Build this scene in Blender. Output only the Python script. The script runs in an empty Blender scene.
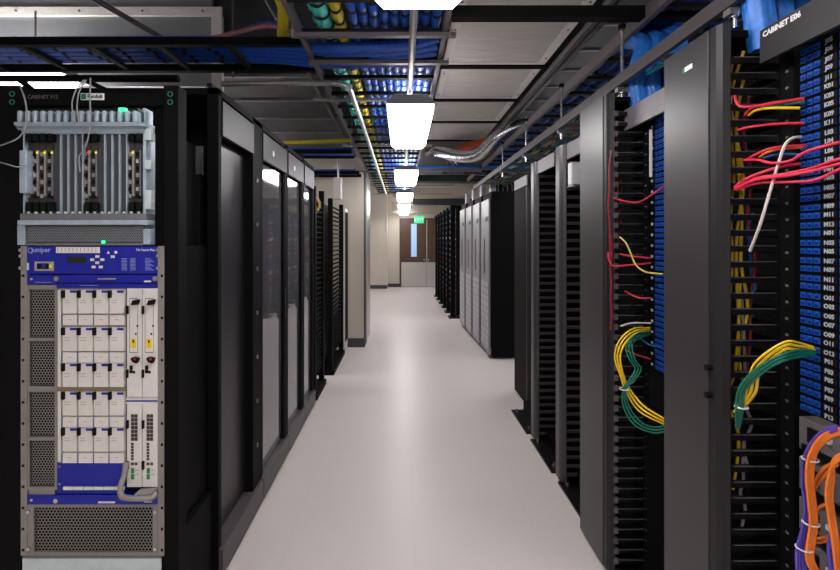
import bpy, math, random
from mathutils import Vector, Matrix
random.seed(7)
PI = math.pi
SC = bpy.context.scene
COL = SC.collection
EYE = 1.47
F = 460.0

def P(px, py, d):
    return ((px - 402) * d / F, d, EYE + (241 - py) * d / F)

# ------------------------------------------------------------------ materials
def lin(c):
    out = []
    for v in c:
        v = v / 255.0
        out.append(v / 12.92 if v <= 0.04045 else ((v + 0.055) / 1.055) ** 2.4)
    return (*out, 1)

MAT = {}
def mat(name, rgb, rough=0.5, metal=0.0, var=0.06, scale=40.0, emit=None, bump=0.0, spec=0.5, coat=0.0, stretch=None):
    m = bpy.data.materials.new(name)
    m.use_nodes = True
    nt = m.node_tree
    b = nt.nodes['Principled BSDF']
    c = lin(rgb)
    tc = nt.nodes.new('ShaderNodeTexCoord')
    mp = nt.nodes.new('ShaderNodeMapping')
    if stretch:
        mp.inputs['Scale'].default_value = stretch
    nt.links.new(tc.outputs['Object'], mp.inputs[0])
    nz = nt.nodes.new('ShaderNodeTexNoise')
    nz.inputs['Scale'].default_value = scale
    nz.inputs['Detail'].default_value = 3
    nt.links.new(mp.outputs[0], nz.inputs['Vector'])
    rp = nt.nodes.new('ShaderNodeValToRGB')
    rp.color_ramp.elements[0].position = 0.3
    rp.color_ramp.elements[1].position = 0.7
    rp.color_ramp.elements[0].color = (*[v * (1 - var) for v in c[:3]], 1)
    rp.color_ramp.elements[1].color = (*[min(1, v * (1 + var)) for v in c[:3]], 1)
    nt.links.new(nz.outputs[0], rp.inputs[0])
    nt.links.new(rp.outputs[0], b.inputs['Base Color'])
    b.inputs['Roughness'].default_value = rough
    b.inputs['Metallic'].default_value = metal
    b.inputs['Specular IOR Level'].default_value = spec
    b.inputs['Coat Weight'].default_value = coat
    if bump:
        bp = nt.nodes.new('ShaderNodeBump')
        bp.inputs['Strength'].default_value = bump
        bp.inputs['Distance'].default_value = 0.01
        nt.links.new(nz.outputs[0], bp.inputs['Height'])
        nt.links.new(bp.outputs[0], b.inputs['Normal'])
    if emit:
        b.inputs['Emission Color'].default_value = lin(emit[0])
        b.inputs['Emission Strength'].default_value = emit[1]
    MAT[name] = m
    return m

mat('black', (13, 12, 14), 0.65, spec=0.08)
mat('black_matte', (8, 8, 9), 0.7, spec=0.2)
mat('black_gloss', (18, 17, 20), 0.32, spec=0.25)
mat('satin_door', (66, 64, 68), 0.34, metal=0.75, var=0.03)
mat('black_glass', (120, 120, 125), 0.05, metal=0.6, var=0.01).node_tree.nodes['Principled BSDF'].inputs['IOR'].default_value = 2.1
mat('door_grey', (54, 51, 53), 0.36, var=0.03)
mat('charcoal', (36, 34, 36), 0.45, spec=0.3)
mat('header_mid', (64, 60, 64), 0.45, spec=0.3)
mat('header_dark', (38, 35, 38), 0.5)
mat('header_grey', (120, 114, 120), 0.45)
mat('plinth', (74, 69, 72), 0.45, spec=0.3)
mat('galv', (150, 152, 156), 0.32, metal=0.9, var=0.25, scale=6, bump=0.05)
mat('galv_dark', (84, 86, 90), 0.4, metal=0.7, var=0.3, scale=5, bump=0.08)
mat('duct_dark', (46, 50, 53), 0.55, metal=0.2, var=0.15, scale=5)
mat('sheet_pale', (150, 152, 155), 0.4, metal=0.5, var=0.12, scale=4, bump=0.05)
mat('deck', (52, 54, 58), 0.6, var=0.2, scale=3)
mat('strut', (132, 128, 128), 0.4, metal=0.6, var=0.1)
mat('tray_grey', (92, 86, 90), 0.45, metal=0.2)
mat('conduit', (185, 184, 184), 0.3, metal=0.7, var=0.05)
mat('grille_frame', (222, 216, 210), 0.5)
mat('grille', (206, 202, 198), 0.45, metal=0.3, var=0.12, scale=20, stretch=(0.2, 4, 1))
mat('lamp', (255, 255, 255), 0.5, emit=((255, 251, 250), 12.0))
mat('added_upglow', (255, 255, 255), 0.5, emit=((255, 251, 250), 13.0))
mat('lamp_house', (128, 126, 128), 0.5)
mat('beige', (196, 188, 174), 0.7, var=0.02, scale=4)
mat('white_wall', (226, 220, 218), 0.7, var=0.02, scale=4)
mat('baseboard', (58, 62, 66), 0.6)
mat('wood', (76, 49, 33), 0.45, var=0.22, scale=7, stretch=(9, 9, 0.5))
mat('steel', (200, 196, 192), 0.32, metal=0.75, var=0.06, scale=30, stretch=(1, 1, 8))
mat('pane', (150, 178, 215), 0.15, emit=((150, 185, 235), 0.35))
mat('exit_green', (20, 170, 95), 0.4, emit=((10, 215, 110), 0.75))
mat('white_text', (235, 235, 235), 0.6)
mat('pale_text', (150, 160, 205), 0.6)
mat('dim_text', (92, 88, 90), 0.6)
mat('blue_cable', (28, 84, 186), 0.38, var=0.25, scale=60)
mat('blue_light_cable', (40, 120, 215), 0.4, var=0.2, scale=60)
mat('teal_cable', (78, 205, 196), 0.42, var=0.15, scale=60)
mat('yellow_bundle', (206, 190, 40), 0.42, var=0.15, scale=60)
mat('red_cord', (214, 42, 72), 0.38)
mat('dark_red_cord', (150, 26, 40), 0.42)
mat('yellow_cord', (246, 204, 24), 0.4)
mat('pale_yellow_cord', (222, 206, 96), 0.4)
mat('green_cord', (12, 112, 88), 0.4)
mat('rose_cord', (150, 96, 100), 0.5)
mat('white_cord', (216, 208, 196), 0.45)
mat('grey_cord', (150, 150, 148), 0.5)
mat('blue_cord', (24, 90, 170), 0.4)
mat('orange_cord', (242, 126, 40), 0.4)
mat('purple_cord', (96, 76, 184), 0.4)
mat('tie', (14, 13, 16), 0.8)
mat('white_tie', (230, 230, 230), 0.5)
mat('jack_blue', (20, 80, 178), 0.4)
mat('label_text', (172, 174, 182), 0.6)
mat('chrome', (205, 205, 208), 0.22, metal=0.9)
mat('router_grey', (142, 136, 132), 0.5, metal=0.2)
mat('module', (222, 216, 210), 0.5, var=0.03)
mat('module_line', (150, 142, 136), 0.6)
mat('router_blue', (6, 22, 150), 0.4, var=0.03)
mat('navy', (8, 26, 80), 0.4)
mat('lcd', (30, 38, 6), 0.3)
mat('port_brown', (64, 52, 46), 0.5)
mat('bronze', (140, 122, 100), 0.5, metal=0.3)
mat('sticker_yellow', (240, 205, 20), 0.5)
mat('label_green', (30, 130, 70), 0.5)
mat('cage_blue_grey', (172, 188, 200), 0.4, metal=0.35, var=0.08)
mat('cage_grey', (120, 124, 128), 0.45, metal=0.4)
mat('slot_dark', (62, 60, 64), 0.5)
mat('pcb_dark', (46, 44, 44), 0.5)
mat('mesh_grey', (132, 134, 138), 0.5, metal=0.4)
mat('pale_panel', (196, 206, 208), 0.5)
mat('led_green', (40, 220, 120), 0.4, emit=((40, 230, 130), 2.0))
mat('led_red', (235, 60, 50), 0.4, emit=((235, 60, 50), 0.6))
mat('led_yellow', (220, 210, 50), 0.4, emit=((220, 210, 50), 0.5))
mat('bolt_green', (20, 110, 80), 0.4)
mat('silver', (142, 142, 148), 0.4, metal=0.35, var=0.04)
mat('silver_vent', (176, 176, 182), 0.5, var=0.03)
mat('switch_grey', (104, 98, 98), 0.5)
mat('foil', (205, 207, 212), 0.25, metal=0.9, var=0.15, scale=30, bump=0.4)
mat('orange_hose', (190, 80, 30), 0.5)
mat('red_box', (190, 30, 34), 0.4)
mat('sand_beam', (176, 166, 150), 0.7, var=0.04)
mat('finger', (13, 12, 14), 0.36, spec=0.35)
mat('finger_glint', (96, 92, 94), 0.4)

def floor_material():
    m = bpy.data.materials.new('floor')
    m.use_nodes = True
    nt = m.node_tree
    b = nt.nodes['Principled BSDF']
    tc = nt.nodes.new('ShaderNodeTexCoord')
    br = nt.nodes.new('ShaderNodeTexBrick')
    br.offset = 0
    br.inputs['Scale'].default_value = 1.0
    br.inputs['Mortar Size'].default_value = 0.0022
    br.inputs['Mortar Smooth'].default_value = 0.4
    br.inputs['Brick Width'].default_value = 0.61
    br.inputs['Row Height'].default_value = 0.61
    br.inputs['Color1'].default_value = lin((207, 199, 196))
    br.inputs['Color2'].default_value = lin((209, 201, 198))
    br.inputs['Mortar'].default_value = lin((202, 194, 191))
    nt.links.new(tc.outputs['Object'], br.inputs['Vector'])
    nz = nt.nodes.new('ShaderNodeTexNoise')
    nz.inputs['Scale'].default_value = 220
    nt.links.new(tc.outputs['Object'], nz.inputs['Vector'])
    nz2 = nt.nodes.new('ShaderNodeTexNoise')
    nz2.inputs['Scale'].default_value = 2.2
    nz2.inputs['Detail'].default_value = 5
    nt.links.new(tc.outputs['Object'], nz2.inputs['Vector'])
    mr = nt.nodes.new('ShaderNodeMapRange')
    mr.inputs['To Min'].default_value = 0.9
    mr.inputs['To Max'].default_value = 1.08
    nt.links.new(nz.outputs[0], mr.inputs[0])
    mx = nt.nodes.new('ShaderNodeMix')
    mx.data_type = 'RGBA'
    mx.blend_type = 'MULTIPLY'
    mx.inputs['Factor'].default_value = 0.5
    nt.links.new(br.outputs[0], mx.inputs['A'])
    nt.links.new(mr.outputs[0], mx.inputs['B'])
    nt.links.new(mx.outputs['Result'], b.inputs['Base Color'])
    mr2 = nt.nodes.new('ShaderNodeMapRange')
    mr2.inputs['To Min'].default_value = 0.3
    mr2.inputs['To Max'].default_value = 0.36
    nt.links.new(nz2.outputs[0], mr2.inputs[0])
    nt.links.new(mr2.outputs[0], b.inputs['Roughness'])
    b.inputs['Specular IOR Level'].default_value = 0.2
    MAT['floor'] = m
floor_material()

# ------------------------------------------------------------------ mesh builder
class MB:
    def __init__(s):
        s.v = []; s.f = []; s.m = []; s.sm = []; s.mats = []
    def mi(s, m):
        if m not in s.mats: s.mats.append(m)
        return s.mats.index(m)
    def add(s, vs, fs, m, smooth=False):
        o = len(s.v); i = s.mi(m)
        s.v += [tuple(p) for p in vs]
        for f in fs:
            s.f.append([a + o for a in f]); s.m.append(i); s.sm.append(smooth)
        return s
    def box(s, x0, x1, y0, y1, z0, z1, m):
        x0, x1 = sorted((x0, x1)); y0, y1 = sorted((y0, y1)); z0, z1 = sorted((z0, z1))
        return s.add([(x0,y0,z0),(x1,y0,z0),(x1,y1,z0),(x0,y1,z0),(x0,y0,z1),(x1,y0,z1),(x1,y1,z1),(x0,y1,z1)],
              [(0,3,2,1),(4,5,6,7),(0,1,5,4),(1,2,6,5),(2,3,7,6),(3,0,4,7)], m)
    def prism(s, poly, axis, a0, a1, m, smooth=False):
        # poly: 2-D points in the plane of the other two axes (in x,y,z order)
        n = len(poly)
        def pt(p, a):
            if axis == 'x': return (a, p[0], p[1])
            if axis == 'y': return (p[0], a, p[1])
            return (p[0], p[1], a)
        vs = [pt(p, a0) for p in poly] + [pt(p, a1) for p in poly]
        fs = [tuple(range(n))[::-1], tuple(range(n, 2 * n))]
        fs += [(i, (i + 1) % n, n + (i + 1) % n, n + i) for i in range(n)]
        return s.add(vs, fs, m, smooth)
    def cyl(s, p0, p1, r, m, n=12, r1=None):
        return s.tube([p0, p1], r, m, n, spline=False, r1=r1)
    def tube(s, pts, r, m, n=8, spline=True, res=6, lobes=0, r1=None, phase=0.0):
        pts = [Vector(p) for p in pts]
        if spline and len(pts) > 2: pts = catmull(pts, res)
        N = len(pts)
        up = Vector((0, 0, 1))
        rings = []
        t0 = (pts[1] - pts[0]).normalized()
        if abs(t0.dot(up)) > 0.9: up = Vector((1, 0, 0))
        u = t0.cross(up).normalized()
        for i in range(N):
            t = (pts[min(i + 1, N - 1)] - pts[max(i - 1, 0)])
            if t.length < 1e-9: t = t0
            t = t.normalized()
            u = (u - t * u.dot(t)).normalized()
            w = t.cross(u)
            rr = r if r1 is None else r + (r1 - r) * i / (N - 1)
            ring = []
            for k in range(n):
                a = 2 * PI * k / n + phase
                q = rr * (1 + (0.13 * math.cos(lobes * a) if lobes else 0))
                ring.append(pts[i] + u * (q * math.cos(a)) + w * (q * math.sin(a)))
            rings.append(ring)
        vs = [p for ring in rings for p in ring]
        fs = []
        for i in range(N - 1):
            for k in range(n):
                a = i * n + k; b = i * n + (k + 1) % n
                fs.append((a, b, b + n, a + n))
        s.add(vs, fs, m, True)
        s.add([rings[0][k] for k in range(n)], [tuple(range(n))[::-1]], m)
        s.add([rings[-1][k] for k in range(n)], [tuple(range(n))], m)
        return s
    def ring(s, c, axis, R, r, m, n=16, k=5):
        c = Vector(c)
        ax = {'x': (Vector((0,1,0)), Vector((0,0,1))), 'y': (Vector((1,0,0)), Vector((0,0,1))), 'z': (Vector((1,0,0)), Vector((0,1,0)))}[axis]
        pts = [c + ax[0] * (R * math.cos(2*PI*i/n)) + ax[1] * (R * math.sin(2*PI*i/n)) for i in range(n + 1)]
        return s.tube(pts, r, m, k, spline=False)
    def hexgrille(s, x0, x1, z0, z1, y, m, cell=0.011, t=0.3):
        # honeycomb sheet facing -y with open holes
        w = cell; h = cell * math.sqrt(3) / 2 * 1.0
        R = cell / math.sqrt(3)
        nx = int((x1 - x0) / w); nz = int((z1 - z0) / (1.5 * R))
        sx = (x1 - x0) / (nx + 0.5) / w; sz = (z1 - z0) / (nz * 1.5 * R + 0.5 * R)
        for j in range(nz):
            for i in range(nx):
                cx = (i + 0.5 + (0.5 if j % 2 else 0)) * w; cz = R + j * 1.5 * R
                o = []; q = []
                for k in range(6):
                    a = PI / 6 + k * PI / 3
                    o.append((x0 + (cx + R * math.cos(a)) * sx, y, z0 + (cz + R * math.sin(a)) * sz))
                    q.append((x0 + (cx + R * (1 - t) * math.cos(a)) * sx, y, z0 + (cz + R * (1 - t) * math.sin(a)) * sz))
                s.add(o + q, [(k, (k + 1) % 6, 6 + (k + 1) % 6, 6 + k) for k in range(6)], m)
        return s
    def text(s, body, M, size, m, align='CENTER', bold=0.0, extrude=0.0004):
        cu = bpy.data.curves.new('t', 'FONT')
        cu.body = body; cu.size = size; cu.align_x = align; cu.align_y = 'CENTER'
        cu.offset = bold; cu.extrude = extrude; cu.resolution_u = 2
        ob = bpy.data.objects.new('t', cu); COL.objects.link(ob)
        dg = bpy.context.evaluated_depsgraph_get()
        me = bpy.data.meshes.new_from_object(ob.evaluated_get(dg))
        vs = [M @ v.co for v in me.vertices]
        fs = [tuple(p.vertices) for p in me.polygons]
        s.add(vs, fs, m)
        bpy.data.objects.remove(ob); bpy.data.curves.remove(cu); bpy.data.meshes.remove(me)
        return s
    def build(s, name, parent=None, bevel=0.0, loc=None):
        root = parent
        while root is not None and root.parent is not None: root = root.parent
        if loc is None:
            if root is not None: loc = root.location.copy()
            else:
                xs = [p[0] for p in s.v]; ys = [p[1] for p in s.v]; zs = [p[2] for p in s.v]
                loc = Vector(((min(xs)+max(xs))/2, (min(ys)+max(ys))/2, min(zs)))
        loc = Vector(loc)
        me = bpy.data.meshes.new(name)
        me.from_pydata([(p[0]-loc.x, p[1]-loc.y, p[2]-loc.z) for p in s.v], [], s.f)
        for mm in s.mats: me.materials.append(MAT[mm])
        me.polygons.foreach_set('material_index', s.m)
        me.polygons.foreach_set('use_smooth', s.sm)
        me.update()
        o = bpy.data.objects.new(name, me); COL.objects.link(o)
        if parent is not None: o.parent = parent
        else: o.location = loc
        if bevel:
            b = o.modifiers.new('b', 'BEVEL'); b.width = bevel; b.segments = 2; b.limit_method = 'ANGLE'; b.angle_limit = 0.6
        return o

def catmull(p, res=6):
    out = []
    q = [p[0] * 2 - p[1]] + list(p) + [p[-1] * 2 - p[-2]]
    for i in range(1, len(q) - 2):
        a, b, c, d = q[i-1], q[i], q[i+1], q[i+2]
        for k in range(res):
            t = k / res
            out.append(0.5 * ((2*b) + (c-a)*t + (2*a-5*b+4*c-d)*t*t + (3*b-a-3*c+d)*t**3))
    out.append(p[-1])
    return out

def thing(name, label, cat, loc, group=None):
    o = bpy.data.objects.new(name, None); COL.objects.link(o)
    o.location = loc; o.empty_display_size = 0.05
    o['label'] = label; o['category'] = cat
    if group: o['group'] = group
    return o
def tag(o, label, cat, group=None):
    o['label'] = label; o['category'] = cat
    if group: o['group'] = group
    return o
def struct(o):
    o['kind'] = 'structure'; return o
def dup(root, loc, label, group=None):
    def cp(o, par):
        c = o.copy(); COL.objects.link(c)
        if par is not None: c.parent = par
        for ch in list(o.children): cp(ch, c)
        return c
    r = cp(root, None)
    r.location = loc; r['label'] = label
    if group: r['group'] = group
    return r
def part_copy(o, offset, parent=None):
    c = o.copy(); COL.objects.link(c)
    if parent is not None: c.parent = parent
    c.location = Vector(o.location) + Vector(offset)
    return c
ORD = ['first','second','third','fourth','fifth','sixth','seventh','eighth','ninth','tenth','eleventh','twelfth','thirteenth','fourteenth','fifteenth','sixteenth',
       'seventeenth','eighteenth','nineteenth','twentieth','twenty-first','twenty-second','twenty-third','twenty-fourth','twenty-fifth']

def Mt(origin, ux, uy):
    ux = Vector(ux); uy = Vector(uy); uz = ux.cross(uy)
    M = Matrix((ux, uy, uz)).transposed().to_4x4()
    M.translation = Vector(origin)
    return M
def facing_aisle_r(x, y, z): return Mt((x, y, z), (0, -1, 0), (0, 0, 1))   # normal -x
def facing_cam(x, y, z): return Mt((x, y, z), (1, 0, 0), (0, 0, 1))        # normal -y

# ------------------------------------------------------------------ room shell
H = 3.4
struct(MB().box(-4.4, 4.4, -5.2, 15.2, -0.1, 0, 'floor').build('floor', loc=(0.06, 0.2, 0)))
struct(MB().box(-4.4, 4.4, -5.2, 15.2, H, H + 0.1, 'deck').build('ceiling'))
struct(MB().box(-4.4, -4.3, -5.2, 15.2, 0, H, 'white_wall').build('wall_left'))
struct(MB().box(4.3, 4.4, -5.2, 15.2, 0, H, 'white_wall').build('wall_right'))
struct(MB().box(-4.3, 4.3, -5.2, -5.1, 0, H, 'white_wall').build('wall_rear'))
EW = 14.7
b = MB()
b.box(-4.3, -0.08, EW, EW + 0.15, 0, H, 'beige'); b.box(1.72, 4.3, EW, EW + 0.15, 0, H, 'beige')
b.box(-0.08, 1.72, EW, EW + 0.15, 2.2, H, 'beige')
struct(b.build('wall_end'))
struct(MB().box(-4.3, -0.46, 14.2, EW, 0, H, 'beige').build('wall_jog'))
struct(MB().box(-4.3, -0.455, 14.18, 14.2, 0, 0.11, 'baseboard').build('baseboard_jog'))
struct(MB().box(-0.46, -0.08, EW - 0.02, EW, 0, 0.11, 'baseboard').build('baseboard_end'))
struct(MB().box(-0.475, -0.455, 14.16, 14.2, 0.11, 2.3, 'grille_frame').build('trim_1'))
# column beside the racks
b = MB(); b.box(-1.5, -0.53, 6.38, 7.3, 0, H, 'beige')
struct(b.build('wall_column'))
struct(MB().box(-1.5, -0.515, 6.36, 6.38, 0, 0.12, 'baseboard').build('baseboard_column'))
b = MB(); b.box(-0.53, -0.515, 6.38, 6.62, 0, 2.45, 'baseboard'); b.box(-0.53, -0.505, 6.62, 7.28, 0, 2.45, 'steel')
struct(b.build('trim_2'))
struct(MB().box(-4.3, -1.5, 6.6, 6.7, 0, H, 'white_wall').build('wall_partition'))

struct(MB().box(-4.3, -1.76, 3.4, 6.6, 2.74, 2.8, 'white_wall').build('ceiling_soffit'))
# double door at the end
fr = struct(MB().box(-0.08, -0.03, EW - 0.03, EW + 0.1, 0, 2.2, 'wood').box(1.67, 1.72, EW - 0.03, EW + 0.1, 0, 2.2, 'wood').box(-0.03, 1.67, EW - 0.03, EW + 0.1, 2.15, 2.2, 'wood').build('trim_3'))
for k, (x0, x1) in enumerate(((-0.03, 0.78), (0.79, 1.67))):
    b = MB()
    if k == 0:
        b.box(x0, 0.29, EW, EW + 0.05, 0, 2.15, 'wood'); b.box(0.47, x1, EW, EW + 0.05, 0, 2.15, 'wood')
        b.box(0.29, 0.47, EW, EW + 0.05, 0, 0.97, 'wood'); b.box(0.29, 0.47, EW, EW + 0.05, 2.02, 2.15, 'wood')
    else:
        b.box(x0, x1, EW, EW + 0.05, 0, 2.15, 'wood')
    d = struct(b.build('door_%d' % (k + 1)))
    MB().box(x0 + 0.01, x1 - 0.01, EW - 0.006, EW, 0.01, 0.79, 'steel').build('kick_plate', d, loc=d.location)
    MB().box(x1 - 0.1 if k == 0 else x0 + 0.03, x1 - 0.05 if k == 0 else x0 + 0.08, EW - 0.05, EW, 0.83, 0.9, 'chrome').build('door_handle', d, loc=d.location)
    if k == 0:
        MB().box(0.29, 0.47, EW + 0.02, EW + 0.03, 0.97, 2.02, 'pane').build('vision_pane', d, loc=d.location)
    else:
        MB().box(x0 - 0.01, x0 + 0.012, EW - 0.01, EW, 0, 2.15, 'steel').build('astragal', d, loc=d.location)
# sandy beams crossing at the far end
for k, (yy, z0, z1) in enumerate(((13.4, 2.28, 2.62), (10.6, 2.47, 2.7))):
    struct(MB().box(-0.3 + 0.1 * k, 2.6, yy, yy + 0.25, z0, z1, 'sand_beam').build('trim_%d' % (k + 4)))

for k, (yy, z0, z1) in enumerate(((8.3, 2.55, 2.72), (11.6, 2.40, 2.62))):
    tag(MB().box(0.28, 3.0, yy, yy+.35, z0, z1, 'duct_dark').build('ventilation_duct'), 'dark duct crossing the ceiling, %s' % ('just past the silver cabinets' if k == 0 else 'nearest to the exit sign'), 'duct')
# exit sign
t = thing('exit_sign', 'glowing green exit sign hanging before the wooden door', 'exit sign', P(419, 223, 12.0))
x, y, z = P(419, 219.7, 12.0)
MB().box(x-0.125, x+0.125, y, y+0.03, z-0.09, z+0.09, 'exit_green').build('sign_face', t, bevel=0.006)
MB().text('EXIT', facing_cam(x, y-0.002, z), 0.12, 'white_text').build('lettering', t)
MB().box(x-0.05, x+0.05, y, y+0.03, z+0.09, z+0.11, 'lamp_house').cyl((x,y+.015,z+.1),(x,y+.015,H), 0.008, 'strut', 6).build('hanger', t)

# ------------------------------------------------------------------ aisle lights
def ceiling_light(x, y0, y1, label, group, zb=2.27):
    L = y1 - y0; W = 0.147
    t = thing('ceiling_light', label, 'ceiling light', (x, (y0+y1)/2, zb), group)
    prof = [(-W, zb+0.075), (-W, zb+0.03), (-W+0.03, zb), (W-0.03, zb), (W, zb+0.03), (W, zb+0.075)]
    MB().prism([(x+p[0], p[1]) for p in prof], 'y', y0+0.012, y1-0.012, 'lamp').build('diffuser', t)
    MB().prism([(x-W-.008, zb+.075), (x-W-.008, zb+.09), (x-W*.7, zb+.135), (x+W*.7, zb+.135), (x+W+.008, zb+.09), (x+W+.008, zb+.075)], 'y', y0, y1, 'lamp_house').build('housing', t)
    if x < 1: MB().box(x-.09, x+.09, y0+.05, y1-.05, zb+.135, zb+.139, 'added_upglow').build('added_uplight', t)  # added glowing strip, hidden from below, brightens the ceiling
    for s in (y0+0.2, y1-0.2):
        MB().cyl((x, s, zb+.13), (x, s, zb+.5), 0.007, 'strut', 8).build('hanger_rod', t)
    return t
rows = [(0.4,1.6,'nearest to the camera, above the front racks'), (2.93,4.0,'second along, beside the first metal grilles'), (5.68,6.75,'third along, beside the beige column'),
        (8.4,9.5,'fourth along, past the beige column'), (10.95,12.1,'fifth along, near the exit sign'), (13.1,14.3,'last one, right before the wooden door')]
L0 = None
for (a, c, tx) in rows:
    ceiling_light(0.055, a, c, 'hanging white fluorescent light over the aisle, ' + tx, 'lights in a line over the aisle')
ceiling_light(0.055, -2.4, -1.2, 'hanging white fluorescent light over the aisle behind the camera', 'lights in a line over the aisle')
ceiling_light(-2.87, 2.5, 3.7, 'white fluorescent light glimpsed above the blue router rack', 'lights over the next aisles', 2.52).rotation_euler.z = PI/2
ceiling_light(2.12, 4.9, 6.1, 'white fluorescent light glimpsed between the racks opposite', 'lights over the next aisles')
for k, yy in enumerate((4.2, 7.6, 10.5)):  # unseen fixtures added to raise the brightness on the left
    ceiling_light(-2.55, yy, yy+1.2, 'added unseen fluorescent light over the aisle behind the black cabinets, %s' % ORD[k], 'lights over the next aisles')
for k, xx in enumerate((-1.6, 1.6)):  # two more unseen fixtures, added to light router and rack fronts
    ceiling_light(xx, -1.5, -0.3, 'added unseen fluorescent light in the open area behind the camera, %s' % ('router side' if k == 0 else 'patch panel side'), 'added lights behind the camera')
for k, yy in enumerate((0.4, 8.0)):  # unseen fixtures added behind the patch panels for extra brightness
    ceiling_light(2.6, yy, yy+1.2, 'added unseen fluorescent light over the aisle behind the patch panels, %s' % ORD[k], 'lights over the next aisles')
tag(MB().tube([(0.05, -1.2, 2.43), (0.05, 3.0, 2.43), (0.05, 14.3, 2.43)], 0.018, 'strut', 10, spline=False).build('conduit'), 'straight grey conduit running above the line of aisle lights', 'conduit')

# ------------------------------------------------------------------ cable trays
def tray(name, label, x0, x1, y0, y1, z, rung_step, axis='y', rail_h=0.045, rail_mat='tray_grey', rung_mat='black_matte', rods=(), rw=0.022):
    t = thing(name, label, 'cable tray', ((x0+x1)/2, (y0+y1)/2, z))
    if axis == 'y':
        for xx in (x0, x1): MB().box(xx-rw/2, xx+rw/2, y0, y1, z, z+rail_h, rail_mat).build('rail', t)
        n = int((y1-y0)/rung_step)
        r0 = MB().box(x0+rw/2, x1-rw/2, y0+.05, y0+.08, z+.004, z+.024, rung_mat).build('rung', t)
        for k in range(1, min(n, 100)): part_copy(r0, (0, k*rung_step, 0))
    else:
        for yy in (y0, y1): MB().box(x0, x1, yy-rw/2, yy+rw/2, z, z+rail_h, rail_mat).build('rail', t)
        n = int((x1-x0)/rung_step)
        r0 = MB().box(x0+.05, x0+.08, y0+rw/2, y1-rw/2, z+.004, z+.024, rung_mat).build('rung', t)
        for k in range(1, min(n, 100)): part_copy(r0, (k*rung_step, 0, 0))
    for (rx, ry) in rods: MB().cyl((rx, ry, z-.04), (rx, ry, H), 0.006, 'strut', 6).build('hanger_rod', t)
    return t

def bundle(label, pts, r, m, tie_at=(), group=None, lobes=9, n=27, name='cable_bundle', cat='cable bundle'):
    mb = MB()
    if tie_at:
        # straight run pinched in at every tie
        x, z = pts[0][0], pts[0][2]; ya, yb = pts[0][1], pts[-1][1]
        st = tie_at[1] - tie_at[0]
        ys = [(ya, .95)]
        for yy in tie_at: ys += [(yy - .012, .86), (yy + .012, .86), (yy + st*.3, 1.05), (yy + st*.7, 1.05)]
        ys.append((yb, .95))
        vs = []
        for (yy, q) in ys:
            for k in range(n):
                a = 2*PI*k/n; rr = r*q*(1 + .1*math.cos(lobes*a + yy*3))
                vs.append((x + rr*math.cos(a), yy, z + rr*math.sin(a)))
        fs = [(i*n+k, i*n+(k+1) % n, (i+1)*n+(k+1) % n, (i+1)*n+k) for i in range(len(ys)-1) for k in range(n)]
        mb.add(vs, fs, m, True)
        mb.add(vs[:n], [tuple(range(n))], m); mb.add(vs[-n:], [tuple(range(n))[::-1]], m)
    else:
        mb.tube(pts, r, m, n, spline=len(pts) > 2, lobes=lobes, res=5)
    o = tag(mb.build(name), label, cat, group)
    if tie_at:
        y0 = tie_at[0]
        x, z = pts[0][0], pts[0][2]
        b = MB()
        N = 20
        vs = []; R = r * 1.0
        for k in range(N):
            a = 2*PI*k/N
            vs += [(x+R*math.cos(a), y0-.013, z+R*math.sin(a)), (x+R*math.cos(a), y0+.013, z+R*math.sin(a))]
        b.add(vs, [(2*k, 2*((k+1) % N), 2*((k+1) % N)+1, 2*k+1) for k in range(N)], 'tie', True)
        t0 = b.build('velcro_tie', o)
        for yy in tie_at[1:]: part_copy(t0, (0, yy-y0, 0), o)
    return o

# main ladder tray over the aisle
TZ = 2.44
tray('hanging_cable_tray', 'long ladder cable tray left of the aisle lights carrying teal, yellow and blue bundles', -0.48, 0.2, 0.9, 9.6, TZ, 0.3,
     rods=[(x, y) for y in (2.1, 4.6, 7.0) for x in (-0.5, 0.22)])
def ties(a, b, st): return [a + k*st for k in range(int((b-a)/st))]
bundle('thick teal cable bundle with black ties in the tray above the aisle', [(-0.374, 0.9, 2.535), (-0.374, 9.5, 2.535)], 0.044, 'teal_cable', ties(1.2, 6.0, 0.115))
bundle('yellow cable bundle lying beside the thick teal bundle in the tray', [(-0.297, 0.9, 2.515), (-0.297, 9.5, 2.515)], 0.026, 'yellow_bundle', ties(1.25, 6.0, 0.115))
for k in range(9):
    xx = -0.225 + k*0.048
    bundle('blue cable bundle in the tray above the aisle, %s one counted from the yellow bundle' % ORD[k], [(xx, 0.9, 2.51 + (k % 2)*0.006), (xx, 9.4, 2.51 + (k % 2)*0.006)], 0.0215, 'blue_cable',
           ties(1.22 + 0.02*(k % 3), 5.6, 0.12), 'blue bundles in the tray above the aisle', lobes=7, n=21)
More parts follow.
